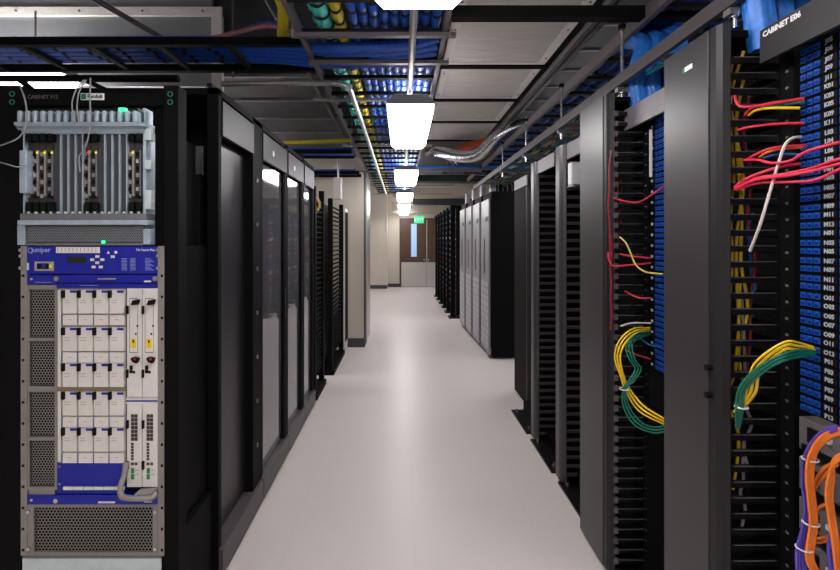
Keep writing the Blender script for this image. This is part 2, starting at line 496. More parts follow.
# trapeze struts under the tray
for k, (yy, x0, x1) in enumerate(((2.14, -0.52, 0.25), (2.47, -0.5, 0.25), (3.12, -0.6, 0.0), (4.62, -0.6, 0.3), (6.35, -0.9, 1.0), (7.9, -0.6, 0.9), (9.4, -0.6, 1.0))):
    nm = ['front one', 'second from the front', 'one just before the bent conduit end', 'one past the second light', 'one level with the beige column', 'one past the beige column', 'farthest one'][k]
    tag(MB().box(x0, x1, yy-.014, yy+.014, TZ-.021, TZ-.003, 'tray_grey' if k < 2 else 'strut').build('hanging_strut'), 'grey metal strut crossing beneath the aisle cable tray, ' + nm, 'strut', 'struts beneath the aisle tray')
def xties(o, yy, z, R):
    N = 16; vs = []
    for k in range(N):
        a = 2*PI*k/N
        vs += [(-2.9, yy+R*math.cos(a), z+R*math.sin(a)), (-2.878, yy+R*math.cos(a), z+R*math.sin(a))]
    t0 = MB().add(vs, [(2*k, 2*((k+1) % N), 2*((k+1) % N)+1, 2*k+1) for k in range(N)], 'tie', True).build('velcro_tie', o)
    for j in range(1, 12): part_copy(t0, (.17*j + random.uniform(-.02, .02), 0, 0), o)
# crossing tray at upper left
tray('hanging_cable_tray', 'black ladder cable tray of blue cables crossing above the router rack', -4.2, -0.52, 2.36, 2.72, 2.47, 0.36, axis='x', rail_h=0.04, rail_mat='black', rung_mat='black_matte', rw=0.035,
     rods=[(-2.4, 2.36), (-2.4, 2.72), (-1.0, 2.72)])
for k in range(5):
    yy = 2.43 + k*0.055
    o_ = bundle('blue cable bundle crossing above the router rack, %s from the front rail' % ORD[k], [(-4.2, yy, 2.525), (-2.5, yy, 2.52), (-1.2, yy, 2.525), (-0.75, yy, 2.52), (-0.4, yy-.04, 2.475), (0.0, yy-.1, 2.462), (0.18, yy-.2+.03*k, 2.462)], 0.024, 'blue_cable',
group='blue bundles crossing above the router rack', lobes=7, n=21)
    xties(o_, yy, 2.522, .0265)
o = tag(MB().tube([(-1.3, 2.5, 2.54), (-0.95, 2.48, 2.575), (-0.72, 2.46, 2.63), (-0.5, 2.5, 2.62)], 0.014, 'blue_cable', 10).build('cable_bundle'), 'loose blue cable rising off the crossing tray', 'cable bundle')
tag(MB().tube([(-0.56, 2.1, 2.6), (-0.58, 2.25, 2.62), (-0.62, 2.4, 2.6), (-0.64, 2.5, 2.57), (-0.6, 2.7, 2.56)], 0.03, 'yellow_bundle', 12, lobes=5).build('cable_bundle'), 'short yellow cable bundle looped at the end of the crossing tray', 'cable bundle')
tag(MB().tube([(-0.98, 2.41, 2.53), (-0.85, 2.4, 2.56), (-0.7, 2.4, 2.59), (-0.55, 2.45, 2.58)], 0.014, 'rose_cord', 10).build('cable_bundle'), 'thin reddish cable beside the yellow loop on the crossing tray', 'cable bundle')
# second crossing tray further along on the left
tray('hanging_cable_tray', 'dark cable tray with blue cables crossing behind the cabinet tops', -2.4, -0.55, 5.0, 5.3, 2.42, 0.4, axis='x', rail_mat='black')
for k in range(4):
    bundle('blue cable bundle in the tray crossing behind the cabinet tops, %s from the front' % ORD[k], [(-2.4, 5.06+k*.06, 2.47), (-0.55, 5.06+k*.06, 2.47)], 0.026, 'blue_cable', group='blue bundles behind the cabinet tops', lobes=7, n=21)
bundle('thin yellow bundle above the blue ones behind the cabinet tops', [(-2.4, 5.0, 2.56), (-1.3, 5.02, 2.545), (-0.5, 5.05, 2.58)], 0.02, 'yellow_bundle', n=12, lobes=5)
tray('hanging_cable_tray', 'dark cable tray crossing just in front of the beige column', -2.4, -0.55, 5.95, 6.2, 2.33, 0.4, axis='x', rail_mat='black')
for k in range(3):
    bundle('blue cable bundle in the tray before the beige column, %s from the front' % ORD[k], [(-2.4, 6.01+k*.06, 2.38), (-0.6, 6.01+k*.06, 2.38)], 0.026, 'blue_cable', group='blue bundles before the beige column', lobes=7, n=21)
# blue crossing tray right of lights
tray('hanging_cable_tray', 'cable tray with bright blue cables crossing in front of the silver cabinets', 0.2, 1.7, 6.05, 6.3, 2.38, 0.3, axis='x', rail_mat='tray_grey')
for k in range(3):
    bundle('bright blue cable bundle crossing near the silver cabinets, %s from the front' % ORD[k], [(0.2, 6.1+k*.07, 2.44), (1.7, 6.1+k*.07, 2.44)], 0.03, 'blue_light_cable', group='bright blue bundles near the silver cabinets', lobes=7, n=21)
# bent conduit
tag(MB().tube([P(222, 84, 2.85), P(300, 83, 2.83), P(335, 83.5, 2.8), P(346, 86, 2.8), P(351, 91.7, 2.85), P(353.5, 99.2, 3.0), P(367, 137.2, 4.1), P(383, 185, 7.6), P(386, 193.7, 9)], 0.017, 'conduit', 12).build('conduit'), 'shiny bent conduit turning from the cabinet tops along the aisle', 'conduit')
# long dark strut running along the left side
tag(MB().cyl((-0.72, 0.3, 2.76), (-0.62, 9.0, 2.6), 0.018, 'tray_grey', 8).build('hanging_strut'), 'slim dark strut running lengthwise between tray and galvanised duct', 'strut')
tag(MB().cyl((-1.87, 2.0, 2.83), (-1.3, 3.0, 2.64), 0.016, 'tray_grey', 8).build('hanging_strut'), 'dark slanted strut above the router rack, crossing the framed panel', 'strut')

# right-hand tray over racks
tray('hanging_cable_tray', 'wide ladder cable tray packed with blue cables above the open racks', 1.06, 1.75, 0.7, 7.4, 2.42, 0.28, rail_h=0.06, rail_mat='tray_grey', rung_mat='black_matte', rw=0.025,
     rods=[(1.75, y) for y in (1.5, 3.0, 4.5)])
for k in range(9):
    xx = 1.115 + k*0.071
    bundle('blue cable bundle above the open racks, %s one counted from the aisle' % ORD[k], [(xx, 0.7, 2.492), (xx, 7.3, 2.492)], 0.033, 'blue_cable', ties(0.9 + .04*(k % 3), 6.0, 0.2) if k < 7 else (), 'blue bundles above the open racks', n=27)
# lower ladder rack on rods
tray('hanging_cable_tray', 'narrow ladder tray just over the rack tops with colourful patch cords', 0.97, 1.3, 1.0, 6.2, 2.16, 0.35, rail_h=0.05, rail_mat='plinth', rung_mat='strut', rw=0.02)
for yy, tx in ((1.36, 'nearest one'), (2.06, 'second one'), (2.84, 'third one'), (3.65, 'fourth one'), (4.5, 'last one')):
    t = thing('hanging_rod', 'silver threaded rod tying the two trays above the racks, ' + tx, 'rod', (0.99, yy, 2.12), 'rods between the trays above the racks')
    MB().cyl((0.985, yy, 2.1), (0.985, yy, 2.46), 0.007, 'chrome', 8).build('threaded_rod', t)
    for zz in (2.13, 2.2, 2.42): MB().cyl((0.985, yy, zz), (0.985, yy, zz+.018), 0.016, 'chrome' if zz < 2.3 else 'black', 6).build('nut', t)
    MB().box(0.96, 1.3, yy-.015, yy+.015, 2.135, 2.155, 'strut').build('bracket', t)
cols = ['yellow_cord', 'green_cord', 'yellow_cord', 'teal_cable', 'dark_red_cord', 'yellow_cord', 'green_cord', 'blue_cord', 'pale_yellow_cord', 'teal_cable']
nmz = {'yellow_cord': 'yellow', 'green_cord': 'green', 'teal_cable': 'teal', 'dark_red_cord': 'dark red', 'blue_cord': 'blue', 'pale_yellow_cord': 'pale yellow'}
for k, c in enumerate(cols):
    xx = 1.0 + k*0.028
    pts = [(xx + random.uniform(-.015, .015), 1.0 + j*0.5, 2.195 + 0.02*random.random() + 0.012*(k % 3)) for j in range(11)]
    tag(MB().tube(pts, 0.008, c, 6, res=4).build('patch_cable'), '%s patch cord lying in the low tray over the racks, %s from the aisle' % (nmz[c], ORD[k]), 'patch cord', 'cords in the low tray over the racks')
# blue drops between the two trays
for k, (yy, xx) in enumerate(((1.36, 1.18), (1.34, 1.11), (1.32, 1.04), (2.04, 1.06), (2.02, 1.12), (1.98, 1.18))):
    tag(MB().tube([(xx, yy, 2.02), (xx-.02, yy, 2.2), (xx+.03, yy+.04, 2.36), (xx+.06, yy+.25, 2.47)], 0.035, 'blue_light_cable', 21, lobes=7).build('cable_bundle'),
        'blue cable bundle dropping from the wide tray %s' % (['behind the cabinet header, farthest in', 'behind the cabinet header, middle one', 'behind the cabinet header, toward the camera', 'above the second rack bay, first drop', 'above the second rack bay, middle drop', 'above the second rack bay, last drop'][k]), 'cable bundle', 'blue drops onto the racks')

# ------------------------------------------------------------------ ceiling grilles, ducts, struts
GZ = 2.77
def grille(y0, y1, label):
    x0, x1 = 0.30, 1.05
    t = thing('ceiling_grille', label, 'ceiling grille', ((x0+x1)/2, (y0+y1)/2, GZ), 'metal grilles beside the lights')
    w = 0.055
    b = MB()
    b.box(x0, x0+w, y0, y1, GZ, GZ+.02, 'grille_frame').box(x1-w, x1, y0, y1, GZ, GZ+.02, 'grille_frame')
    b.box(x0+w, x1-w, y0, y0+w*.6, GZ, GZ+.02, 'grille_frame').box(x0+w, x1-w, y1-w*.6, y1, GZ, GZ+.02, 'grille_frame')
    b.build('frame', t)
    b = MB()
    n = 11; a = y0+w*.6; st = (y1-y0-1.2*w)/n
    for k in range(n):
        p = a + k*st
        b.prism([(p, GZ+.012), (p+st*.7, GZ+.002), (p+st, GZ+.026), (p+st, GZ+.03), (p, GZ+.03)], 'x', x0+w, x1-w, 'grille')
    b.build('louver_panel', t)
    MB().box(x0-.03, x1+.02, y1+.005, y1+.06, GZ-.012, GZ+.03, 'black').build('support_bar', t)
    for xx in (x0+w/2, x1-w/2):
        for yy in (y0+.12, y1-.12): MB().cyl((xx, yy, GZ-.004), (xx, yy, GZ+.002), 0.008, 'strut', 8).build('screw', t)
for (a, c, tx) in ((1.1, 1.82, 'above the camera'), (1.9, 2.62, 'first whole one'), (2.71, 3.39, 'second whole one'), (3.45, 4.2, 'third whole one'), (4.26, 4.98, 'fourth whole one'), (5.05, 5.9, 'last one before the foil duct')):
    grille(a, c, 'grey louvered ceiling grille right of the lights, ' + tx)
tag(MB().box(0.22, 1.4, 1.98, 2.03, 2.435, 2.485, 'black').build('hanging_strut'), 'black square strut crossing in front of the louvered grilles', 'strut')
for k, xx in enumerate((1.09, 1.14)):
    tag(MB().box(xx, xx+.03, 0.8, 7.0, 2.72, 2.76, 'strut').build('hanging_strut'), 'long grey strut along the louvered grilles, %s' % ('grille side' if k == 0 else 'duct side'), 'strut', 'struts along the grilles')
tag(MB().box(0.235, 0.27, 0.8, 7.0, 2.7, 2.74, 'tray_grey').build('hanging_strut'), 'long dark strut between light line and louvered grilles', 'strut')
b = MB().box(1.25, 2.9, 0.3, 8.5, 2.95, 3.35, 'duct_dark')
o = tag(b.build('ventilation_duct'), 'wide dark galvanised duct above the blue cable tray', 'duct')
s0 = MB().box(1.24, 2.91, 0.6, 0.615, 2.935, 2.95, 'strut').build('seam_flange', o)
for k in range(1, 16): part_copy(s0, (0, 0.42*k, 0))
b = MB().box(-1.72, -0.62, 3.4, 6.3, 2.74, 3.3, 'galv_dark')
o = tag(b.build('ventilation_duct'), 'dull galvanised duct running above the black cabinets', 'duct')
s0 = MB().box(-1.73, -0.61, 3.5, 3.53, 2.72, 2.74, 'galv').build('seam_flange', o)
for k in range(1, 5): part_copy(s0, (0, 0.6*k, 0))
# framed galvanised panel
t = thing('baffle_panel', 'pale framed sheet-metal panel hanging above the router rack', 'metal panel', (-2.8, 3.3, 2.58))
MB().box(-4.28, -1.36, 3.3, 3.33, 2.58, 3.36, 'sheet_pale').build('sheet', t)
b = MB().box(-4.28, -1.285, 3.28, 3.3, 3.08, 3.14, 'grille_frame').box(-1.36, -1.285, 3.28, 3.32, 2.4, 3.08, 'grille_frame')
b.build('frame', t)
for xx in (-2.75, -2.3, -1.85, -1.42): MB().cyl((xx, 3.272, 3.11), (xx, 3.28, 3.11), 0.008, 'strut', 8).build('screw', t)
tag(MB().cyl((-4.2, 2.45, 2.335), (-1.19, 2.45, 2.335), 0.019, 'black', 12).build('hanging_strut'), 'black round support bar under the crossing tray above the router rack', 'support bar')
# foil duct + hoses
tag(MB().tube([(0.45, 5.9, 2.62), (0.75, 5.6, 2.5), (0.92, 5.4, 2.5), (1.08, 5.2, 2.64), (1.3, 5.1, 2.74), (1.6, 5.1, 2.78)], 0.075, 'foil', 24, lobes=0, res=10).build('foil_duct'), 'silver foil flexible duct winding by the last grille', 'flexible duct')
tag(MB().tube([(0.3, 5.95, 2.6), (0.45, 5.95, 2.66), (0.6, 6.0, 2.58), (0.72, 6.0, 2.48)], 0.04, 'foil', 16, res=8).build('foil_duct'), 'thin foil duct branching down beside the wide silver one', 'flexible duct')
for k in range(3):
    tag(MB().tube([(0.62+.07*k, 6.3, 2.5), (0.66+.07*k, 5.9, 2.62), (0.9+.07*k, 5.6, 2.68), (1.25, 5.36+.07*k, 2.7)], 0.022, 'orange_hose', 8).build('hose'), 'orange hose behind the foil duct, %s one' % ('lower' if k == 0 else 'middle' if k == 1 else 'upper'), 'hose', 'orange hoses')
tag(MB().box(1.1, 1.35, 5.25, 5.45, 2.68, 2.78, 'red_box').build('sprinkler_box', bevel=.01), 'small red box above the foil duct', 'box')

# ------------------------------------------------------------------ right racks
XF = 0.90
def manager(name, label, y0, y1, xf, z1, xb, pitch, zlo=0.06, dm='door_grey', fin_x=None, group=None, glint_tabs=False, finmat='finger'):
    t = thing(name, label, 'cable manager', ((xf+xb)/2, (y0+y1)/2, 0), group)
    # door on the aisle side, with a rounded front edge
    c = 0.03
    e = min(.05, (y1-y0)*.3)
    MB().prism([(xf, y1), (xf, y0+e+.002), (xf+c, y0+e+.002), (xf+c, y1)], 'z', 0.02, z1, dm).build('door', t, bevel=0.002)
    MB().prism([(xf+.003, y0+e), (xf+.004, y0+c*.8), (xf+c*.4, y0+c*.25), (xf+c*.95, y0), (xf+c*1.1, y0+.004), (xf+c, y0+e)], 'z', 0.02, z1, 'charcoal' if y1-y0 > .2 else dm).build('side_channel', t)
    MB().box(xb-.015, xb, y0+.02, y1-.01, 0.02, z1-.02, 'black_matte').box(xf+c, xb, (y0+y1)/2-.006, (y0+y1)/2+.006, 0.02, z1-.02, 'black_matte').build('back_panel', t)
    MB().box(xf+.02, xb, y0+.01, y1, 0, 0.03, 'black').build('base', t)
    MB().box(xf+.02, xb, y0+.03, y1, z1-.03, z1-.01, 'black').build('top_plate', t)
    fx0, fx1 = fin_x
    b = MB()
    z = zlo
    b.box(fx0, fx1, y0, y0+.012, z, z+.017, finmat)
    b.box(fx0+.01, fx1-.01, y0-.0015, y0+.001, z+.0155, z+.0175, 'finger_glint')  # highlight along the finger edge, painted as a grey strip
    if glint_tabs: b.box(fx0-.004, fx0+.014, y0-.002, y0+.014, z-.002, z+.021, 'finger_glint')  # grey squares painted for the reflections at the slots
    b.prism([(fx1-.03, z+.004), (fx1, z-.004), (fx1, z+.02)], 'y', y0+.002, y0+.10, finmat)
    f0 = b.build('finger', t)
    n = int((z1-0.05-zlo)/pitch)
    for k in range(1, n): part_copy(f0, (0, 0, k*pitch))
    return t
MB_A = manager('cable_manager', 'grey vertical cable manager door between second rack bay and base plates', 2.01, 2.326, XF, 2.12, 1.3, 0.0445, fin_x=(0.93, 1.075), glint_tabs=True, group='vertical cable managers along the open racks')
MB_B = manager('cable_manager', 'wide grey vertical cable manager with small white badge, nearest to camera', 1.30, 1.58, XF, 2.09, 1.3, 0.0445, fin_x=(0.928, 1.065), group='vertical cable managers along the open racks')
MB().box(XF-.002, XF, 1.43, 1.475, 2.005, 2.022, 'label_green').box(XF-.0021, XF, 1.425, 1.462, 2.006, 2.021, 'white_text').build('badge', MB_B)
for (zz) in (1.1, 1.02):
    MB().cyl((XF-.012, 1.345, zz), (XF+.01, 1.345, zz), 0.009, 'black_matte', 10).build('latch', MB_B)
for k, (y0, y1) in enumerate(((2.755, 2.86), (3.345, 3.45), (4.05, 4.5))):
    manager('cable_manager', 'slim grey rack post with black cable rings, %s' % ['behind the near base plate', 'between two base plates', 'at the far end beside the black cabinet'][k], y0, y1, (0.955, 0.967, 1.1)[k], 2.05, 1.25, 0.052, fin_x=((0.985, 0.997, 1.14)[k], 1.15 if k < 2 else 1.24), dm='black' if k == 2 else 'door_grey', group='slim rack posts', finmat='header_mid')  # fingers in a lighter grey, highlights painted into their colour

def header(y0, y1, label, m, txt=None, x=0.985):
    o = tag(MB().box(x, x+.012, y0, y1, 1.958, 2.048, m).build('header_plate'), label, 'header plate', 'header plates of the open racks')
    if txt:
        MB().text(txt[0], facing_aisle_r(x-.001, txt[1], 2.031), 0.0205, 'white_text', bold=.0006).build('lettering', o)
    return o
header(0.86, 1.266, 'dark header plate lettered CABINET E06 above the near rack bay', 'header_dark', ('CABINET E06', 1.195))
header(1.62, 2.04, 'light grey header plate above the second rack bay', 'header_grey')
header(2.4, 2.78, 'grey header plate over the slim post nearest the big manager', 'header_grey')
header(2.98, 3.36, 'grey header plate over the middle slim post', 'header_grey')
header(4.0, 4.45, 'grey header plate at the far end beside the black cabinet', 'header_grey', x=1.085)
# small badge text on second header
def frame_rack(y0, y1, label, xr=1.05):
    t = thing('open_rack', label, 'rack', (xr+.03, (y0+y1)/2, 0), 'two-post open racks')
    for yy in (y0, y1):
        b = MB().box(xr-.008, xr+.07, yy-.022, yy+.022, 0.02, 2.04, 'black')
        u = b.build('upright', t)
        h = MB()
        h.box(xr-.0095, xr-.008, yy-.006, yy+.004, 0.1, 0.107, 'chrome')
        s = h.build('screw', u)
        for k in range(1, 42): part_copy(s, (0, 0, k*.0445))
    MB().box(xr, xr+.07, y0, y1, 2.0, 2.04, 'black').build('top_beam', t)
    MB().box(xr-.06, xr+.16, y0-.02, y1+.02, 0, 0.02, 'black').build('base', t)
    return t
frame_rack(0.76, 1.245, 'black open rack of labelled blue patch panels under the lettered header')
frame_rack(1.62, 1.965, 'black open rack of blue patch panels between the two grey managers')
for k, (y0, y1) in enumerate(((2.40, 2.66), (2.93, 3.26), (3.52, 3.86))):
    frame_rack(y0, y1, 'black open rack behind the slim posts, %s' % ['next to the wide manager', 'middle one', 'farthest one'][k], xr=1.14)
# floor plates
for k, (y0, y1) in enumerate(((2.40, 2.79), (2.91, 3.39), (3.50, 3.98))):
    t = thing('base_plate', 'black steel base plate on the floor, %s' % ['nearest to the wide grey manager', 'middle of three', 'farthest of three'][k], 'base plate', (1.05, (y0+y1)/2, 0), 'base plates along the open racks')
    MB().box(0.945, 1.2, y0, y1, 0, 0.012, 'black_gloss').box(1.05, 1.2, y0, y1, 0.012, 0.09, 'black').build('plate', t)
    for yy in (y0+.07, y1-.05): MB().cyl((0.985, yy, .012), (0.985, yy, .03), 0.011, 'chrome', 6).build('bolt', t)
# backing dark panels of the far bays
for k, (y0, y1) in enumerate(((2.34, 2.72), (2.87, 3.31), (3.46, 3.91))):
    t = thing('equipment_stack', 'dark rack equipment with fine horizontal slots behind slim post, %s' % ['near bay', 'middle bay', 'far bay'][k], 'rack equipment', (1.2, (y0+y1)/2, 0.1), 'equipment in the slim-post racks')
    MB().box(1.21, 1.6, y0, y1, 0.1, 1.98, 'black_matte').build('body', t)
    s0 = MB().box(1.20, 1.21, y0+.02, y1-.02, 0.14, 0.165, 'pcb_dark').build('front_unit', t)
    for j in range(1, 40): part_copy(s0, (0, 0, j*.0452))

t = thing('added_bright_box', 'added white box standing in for a bright light spot at the top of the rack bay beside the wide grey manager', 'box', (1.05, 2.58, 1.79))  # invented box, its white stands in for a bright spot of light
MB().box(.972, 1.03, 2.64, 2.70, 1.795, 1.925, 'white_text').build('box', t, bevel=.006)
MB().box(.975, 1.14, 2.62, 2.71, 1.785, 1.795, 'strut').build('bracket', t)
# patch panels
LBL = ['J05','J06','J07','J09','J11','K01','K03','K05','K09','K11','L03','L04','L06','L08','M01','M03','M05','M07','M09','M11','M13'] + \
      [c + '%02d' % n for c in 'NOP' for n in range(1, 14, 2)]
XP = 1.05
U = 0.0452
jb = MB().box(XP-.004, XP+.006, -.0075, .0075, -.0085, .0085, 'jack_blue')
jb.box(XP-.0045, XP-.003, -.0045, .0045, -.005, .004, 'blue_cord')
def patch_panel(zc, ystart, ncol, lab, label, group, off=.014):
    t = thing('patchbay', label, 'patch panel', (XP, ystart-.2, zc-.02), group)
    w = 0.42 if lab else 0.29
    fp = MB().box(XP, XP+.03, ystart-w, ystart, zc-.0215, zc+.0215, 'black').build('face_plate', t)
    if not lab: MB().box(XP-.002, XP, ystart-.022, ystart-.008, zc-.012, zc-.002, 'label_text').build('marker', fp)
    first = None
    for r, dz in enumerate((.0105, -.0105)):
        for c in range(ncol):
            yy = ystart - off - c*.0195
            if first is None:
                first = MB()
                first.box(XP-.004, XP, yy-.0074, yy+.0074, zc+dz-.0072, zc+dz+.0072, 'jack_blue')
                first.box(XP-.0045, XP-.004, yy-.0045, yy+.0045, zc+dz-.005, zc+dz+.002, 'navy')
                first = first.build('jack', t); fy, fz = yy, zc+dz
            else: part_copy(first, (0, yy-fy, zc+dz-fz))
        if lab:
            yl = ystart - .014 - ncol*.0195 - .016
            b = MB().box(XP-.003, XP, yl-.019, yl+.019, zc+dz-.009, zc+dz+.009, 'black_matte')
            b.text(lab[r], facing_aisle_r(XP-.0035, yl+.002, zc+dz), 0.0155, 'label_text', bold=.0005)
            b.build('label_strip', t)
            b = MB()
            for c in range(10):
                y2 = yl - .034 - c*.0195
                b.box(XP-.004, XP, y2-.0082, y2+.0082, zc+dz-.0082, zc+dz+.0082, 'jack_blue')
            j = b.build('jack_row', t)
    return t
for k in range(21):
    zc = 1.952 - k*U
    patch_panel(zc, 1.214, 3, (LBL[2*k], LBL[2*k+1]), 'black patch panel of blue jacks with white labels %s and %s' % (LBL[2*k], LBL[2*k+1]), 'labelled patch panels in the near rack')
pp = None
for k in range(23):
    zc = 1.955 - k*U
    lb = 'blue-jacked patch panel in the second bay, %s from the top' % ORD[k]
    if pp is None: pp = patch_panel(zc, 1.945, 6, None, lb, 'patch panels in the second bay', off=.05)
    else: dup(pp, (pp.location.x, pp.location.y, pp.location.z - k*U), lb)
# white strip on left of second bay panel
st = tag(MB().box(XP-.006, XP, 1.93, 1.944, 1.74, 1.94, 'white_text').build('marker_strip'), 'white marker strip beside the top blue panels of the second bay', 'strip')

# switches under the labelled panels
sw = None
for k in range(6):
    z0 = 0.925 - k*0.105
    lb = 'grey rack switch with black square sockets behind orange cords, %s from the top' % ORD[k]
    if sw is None:
        sw = thing('network_switch', lb, 'network switch', (XP+.1, 1.0, z0), 'switches behind the orange cords')
        MB().box(XP-.005, XP+.3, 0.78, 1.212, z0, z0+.085, 'switch_grey').build('housing', sw, bevel=.003)
        for yy in (1.165, 1.07, 0.97): MB().box(XP-.012, XP-.004, yy-.014, yy+.014, z0+.03, z0+.068, 'black_matte').build('socket', sw)
        for yy in (1.12, 1.02, .92): MB().box(XP-.014, XP-.004, yy-.004, yy+.006, z0+.05, z0+.062, 'white_tie').build('plug', sw)
        MB().box(XP-.008, XP-.004, 1.0, 1.2, z0+.002, z0+.018, 'black').build('vent_strip', sw)
    else: dup(sw, (XP+.1, 1.0, z0), lb)

# ------------------------------------------------------------------ patch cords
def cord(pts, m, label, r=0.0032, group=None, d=None, n=6):
    return tag(MB().tube([P(*p) for p in pts], r, m, n, res=5).build('patch_cable'), label, 'patch cord', group)
G2 = 'cords of the near rack bay'
cord([(735,96,1.29),(737,103,1.27),(744,107,1.25),(770,104,1.22),(804,98,1.185)], 'red_cord', 'red patch cord with a white sleeve, topmost in the near bay', .0036, G2)
cord([(745,115,1.29),(752,108,1.26),(766,104,1.24),(785,101,1.21),(804,99.5,1.185)], 'red_cord', 'red patch cord just above the short green cord', .0036, G2)
cord([(752,112,1.28),(765,106,1.24),(785,104,1.21),(805,102,1.185)], 'green_cord', 'short green patch cord between red and yellow ones', .0036, G2)
cord([(749,115,1.28),(757,110,1.25),(772,108,1.22),(800,108,1.19)], 'yellow_cord', 'short yellow patch cord beneath the short green cord', .0038, G2)
cord([(738,130,1.29),(750,127,1.25),(775,124,1.22),(804,123,1.185)], 'red_cord', 'single red patch cord running straight below the short yellow one', .0036, G2)
cord([(801,137,1.185),(793,138,1.18),(785,145,1.18),(778,165,1.19),(769,195,1.2),(760,225,1.22),(750,251,1.27)], 'white_cord', 'white patch cord slanting down across the near bay', .0038, G2)
cord([(746,160,1.29),(757,154,1.24),(773,148,1.21),(806,145,1.18)], 'red_cord', 'red patch cord running over the orange-yellow one', .0036, G2)
cord([(758,160,1.28),(764,154,1.24),(780,149,1.21),(803,147,1.185)], 'orange_cord', 'thin orange-yellow patch cord under a red one', .0036, G2)
cord([(764,158,1.28),(775,155,1.23),(788,154,1.21),(803,155,1.185)], 'blue_cord', 'short blue patch cord above the pink-red sweep', .0036, G2)
cord([(744,160,1.29),(758,160,1.24),(772,163,1.2),(790,161,1.16),(808,151,1.12),(840,142,1.07)], 'red_cord', 'red patch cord sagging then rising across the L labels', .004, G2)
for k, pts in enumerate(([(735,187,1.29),(750,177,1.24),(780,167,1.19),(800,164,1.185)], [(735,188,1.29),(752,179,1.24),(785,174,1.17),(812,168,1.12),(842,158,1.06)],
                         [(735,189,1.29),(755,180,1.23),(785,176,1.16),(812,171,1.11),(842,163,1.06)], [(736,190,1.29),(758,183,1.23),(790,182,1.16),(815,180,1.11),(842,168,1.06)])):
    cord(pts, 'red_cord', 'thick pink-red patch cord of the sweep below the L labels, %s' % ['the short top one', 'upper long one', 'middle long one', 'lowest one'][k], .004, G2)
for k in range(5):
    o = (k-2)*1.9 + (0.7 if k % 2 else -0.5)
    cord([(814+o*.3,349+o*.5,1.15),(799,347+o,1.15),(786,346+o,1.15),(769+o*.6,357+o,1.17),(756+o,372+o*.8,1.2),(751+o*1.2,394,1.22),(737+o*.7,412,1.25)], 'yellow_cord', 'yellow patch cord of the bundle arching to the P labels', .0029, 'yellow cords arching to the P labels')
for k in range(5):
    o = (k-2)*1.7 + (0.6 if k % 2 else -0.5)
    cord([(815,353+o*.5,1.145),(799,354+o,1.145),(783,358+o,1.145),(766+o*.3,367+o*.9,1.165),(751+o*.7,379+o*.8,1.195),(742+o,391,1.215),(740+o,409,1.23),(738+o*.4,428,1.26)], 'green_cord', 'green patch cord of the bundle arching to the P labels', .0029, 'green cords arching to the P labels')
tag(MB().ring(P(741.5, 407, 1.23), 'z', 0.014, 0.003, 'white_tie', 14, 5).build('cable_tie'), 'white cable tie around the yellow and green arching bundle', 'cable tie')
# vertical cords inside the near manager
for k, (xx, z0, z1, m, nm) in enumerate(((0.955, 1.2, 2.0, 'yellow_cord', 'yellow'), (0.975, 1.1, 2.02, 'yellow_cord', 'yellow'), (0.99, 1.0, 1.95, 'yellow_cord', 'yellow'), (1.005, 1.05, 1.9, 'dark_red_cord', 'dark red'), (0.965, 0.75, 1.35, 'yellow_cord', 'yellow'), (1.0, 0.8, 1.3, 'grey_cord', 'grey'), (0.93, 1.0, 1.75, 'dark_red_cord', 'dark red'), (1.01, 1.25, 1.55, 'blue_cord', 'blue'), (0.99, 0.62, 0.9, 'grey_cord', 'grey'))):
    pts = [(xx + random.uniform(-.016, .016), 1.34 + random.uniform(-.012, .012), z0 + (z1-z0)*j/7) for j in range(8)]
    tag(MB().tube(pts, 0.0042, m, 6).build('patch_cable'), '%s patch cord hanging behind the near black fingers, %s from the aisle' % (nm, ['third', 'fourth', 'fifth', 'seventh', 'lower third', 'lower seventh', 'first', 'eighth', 'lowest'][k]), 'patch cord', 'cords behind the near fingers')
# second bay cords
G1 = 'cords of the second rack bay'
cord([(620,237,1.97),(626,243,1.93),(631,254,1.91),(636,265,1.9),(646,272,1.87),(663,274,1.8)], 'pale_yellow_cord', 'single pale yellow patch cord curving across the second bay', .0036, G1)
cord([(608,252,1.98),(609,260,1.96),(614,266,1.94),(630,265,1.92),(651,263,1.9)], 'red_cord', 'red patch cord bending in a J in the second bay', .0036, G1)
cord([(620,254,1.97),(630,256,1.93),(651,258,1.9)], 'red_cord', 'short red patch cord just above the J-bent one', .0036, G1)
cord([(625,291,1.97),(632,295,1.94),(640,298,1.92),(651,298,1.9)], 'red_cord', 'short sagging red patch cord beneath the pale yellow one', .0036, G1)
cord([(613,198,1.97),(625,201,1.94),(638,202,1.9),(650,196,1.86),(664,186,1.8)], 'red_cord', 'red patch cord rising to the blue panels, highest in the second bay', .0036, G1)
cord([(621,326,1.97),(632,323,1.93),(651,323,1.9)], 'white_cord', 'white patch cord above the yellow-green loop', .0036, G1)
cord([(634,326,1.96),(638,335,1.9),(648,344,1.88),(660,347,1.84)], 'blue_cord', 'blue patch cord drooping inside the yellow-green loop', .0036, G1)
cord([(625,350,1.95),(638,355,1.92),(651,359,1.9)], 'red_cord', 'thin red patch cord passing behind the yellow-green loop', .0032, G1)
for k, (x, y0, y1) in enumerate(((610, 150, 262), (612, 235, 330), (617, 130, 250), (620, 180, 250))):
    cord([(x + random.uniform(-1.5, 1.5), y0 + (y1-y0)*j/6, 2.05 if k > 1 else 1.985) for j in range(7)], 'dark_red_cord', 'dark red patch cord hanging along the second bay fingers, %s' % ['outer upper one', 'outer lower one', 'inner long one', 'inner short one'][k], .0036, G1)
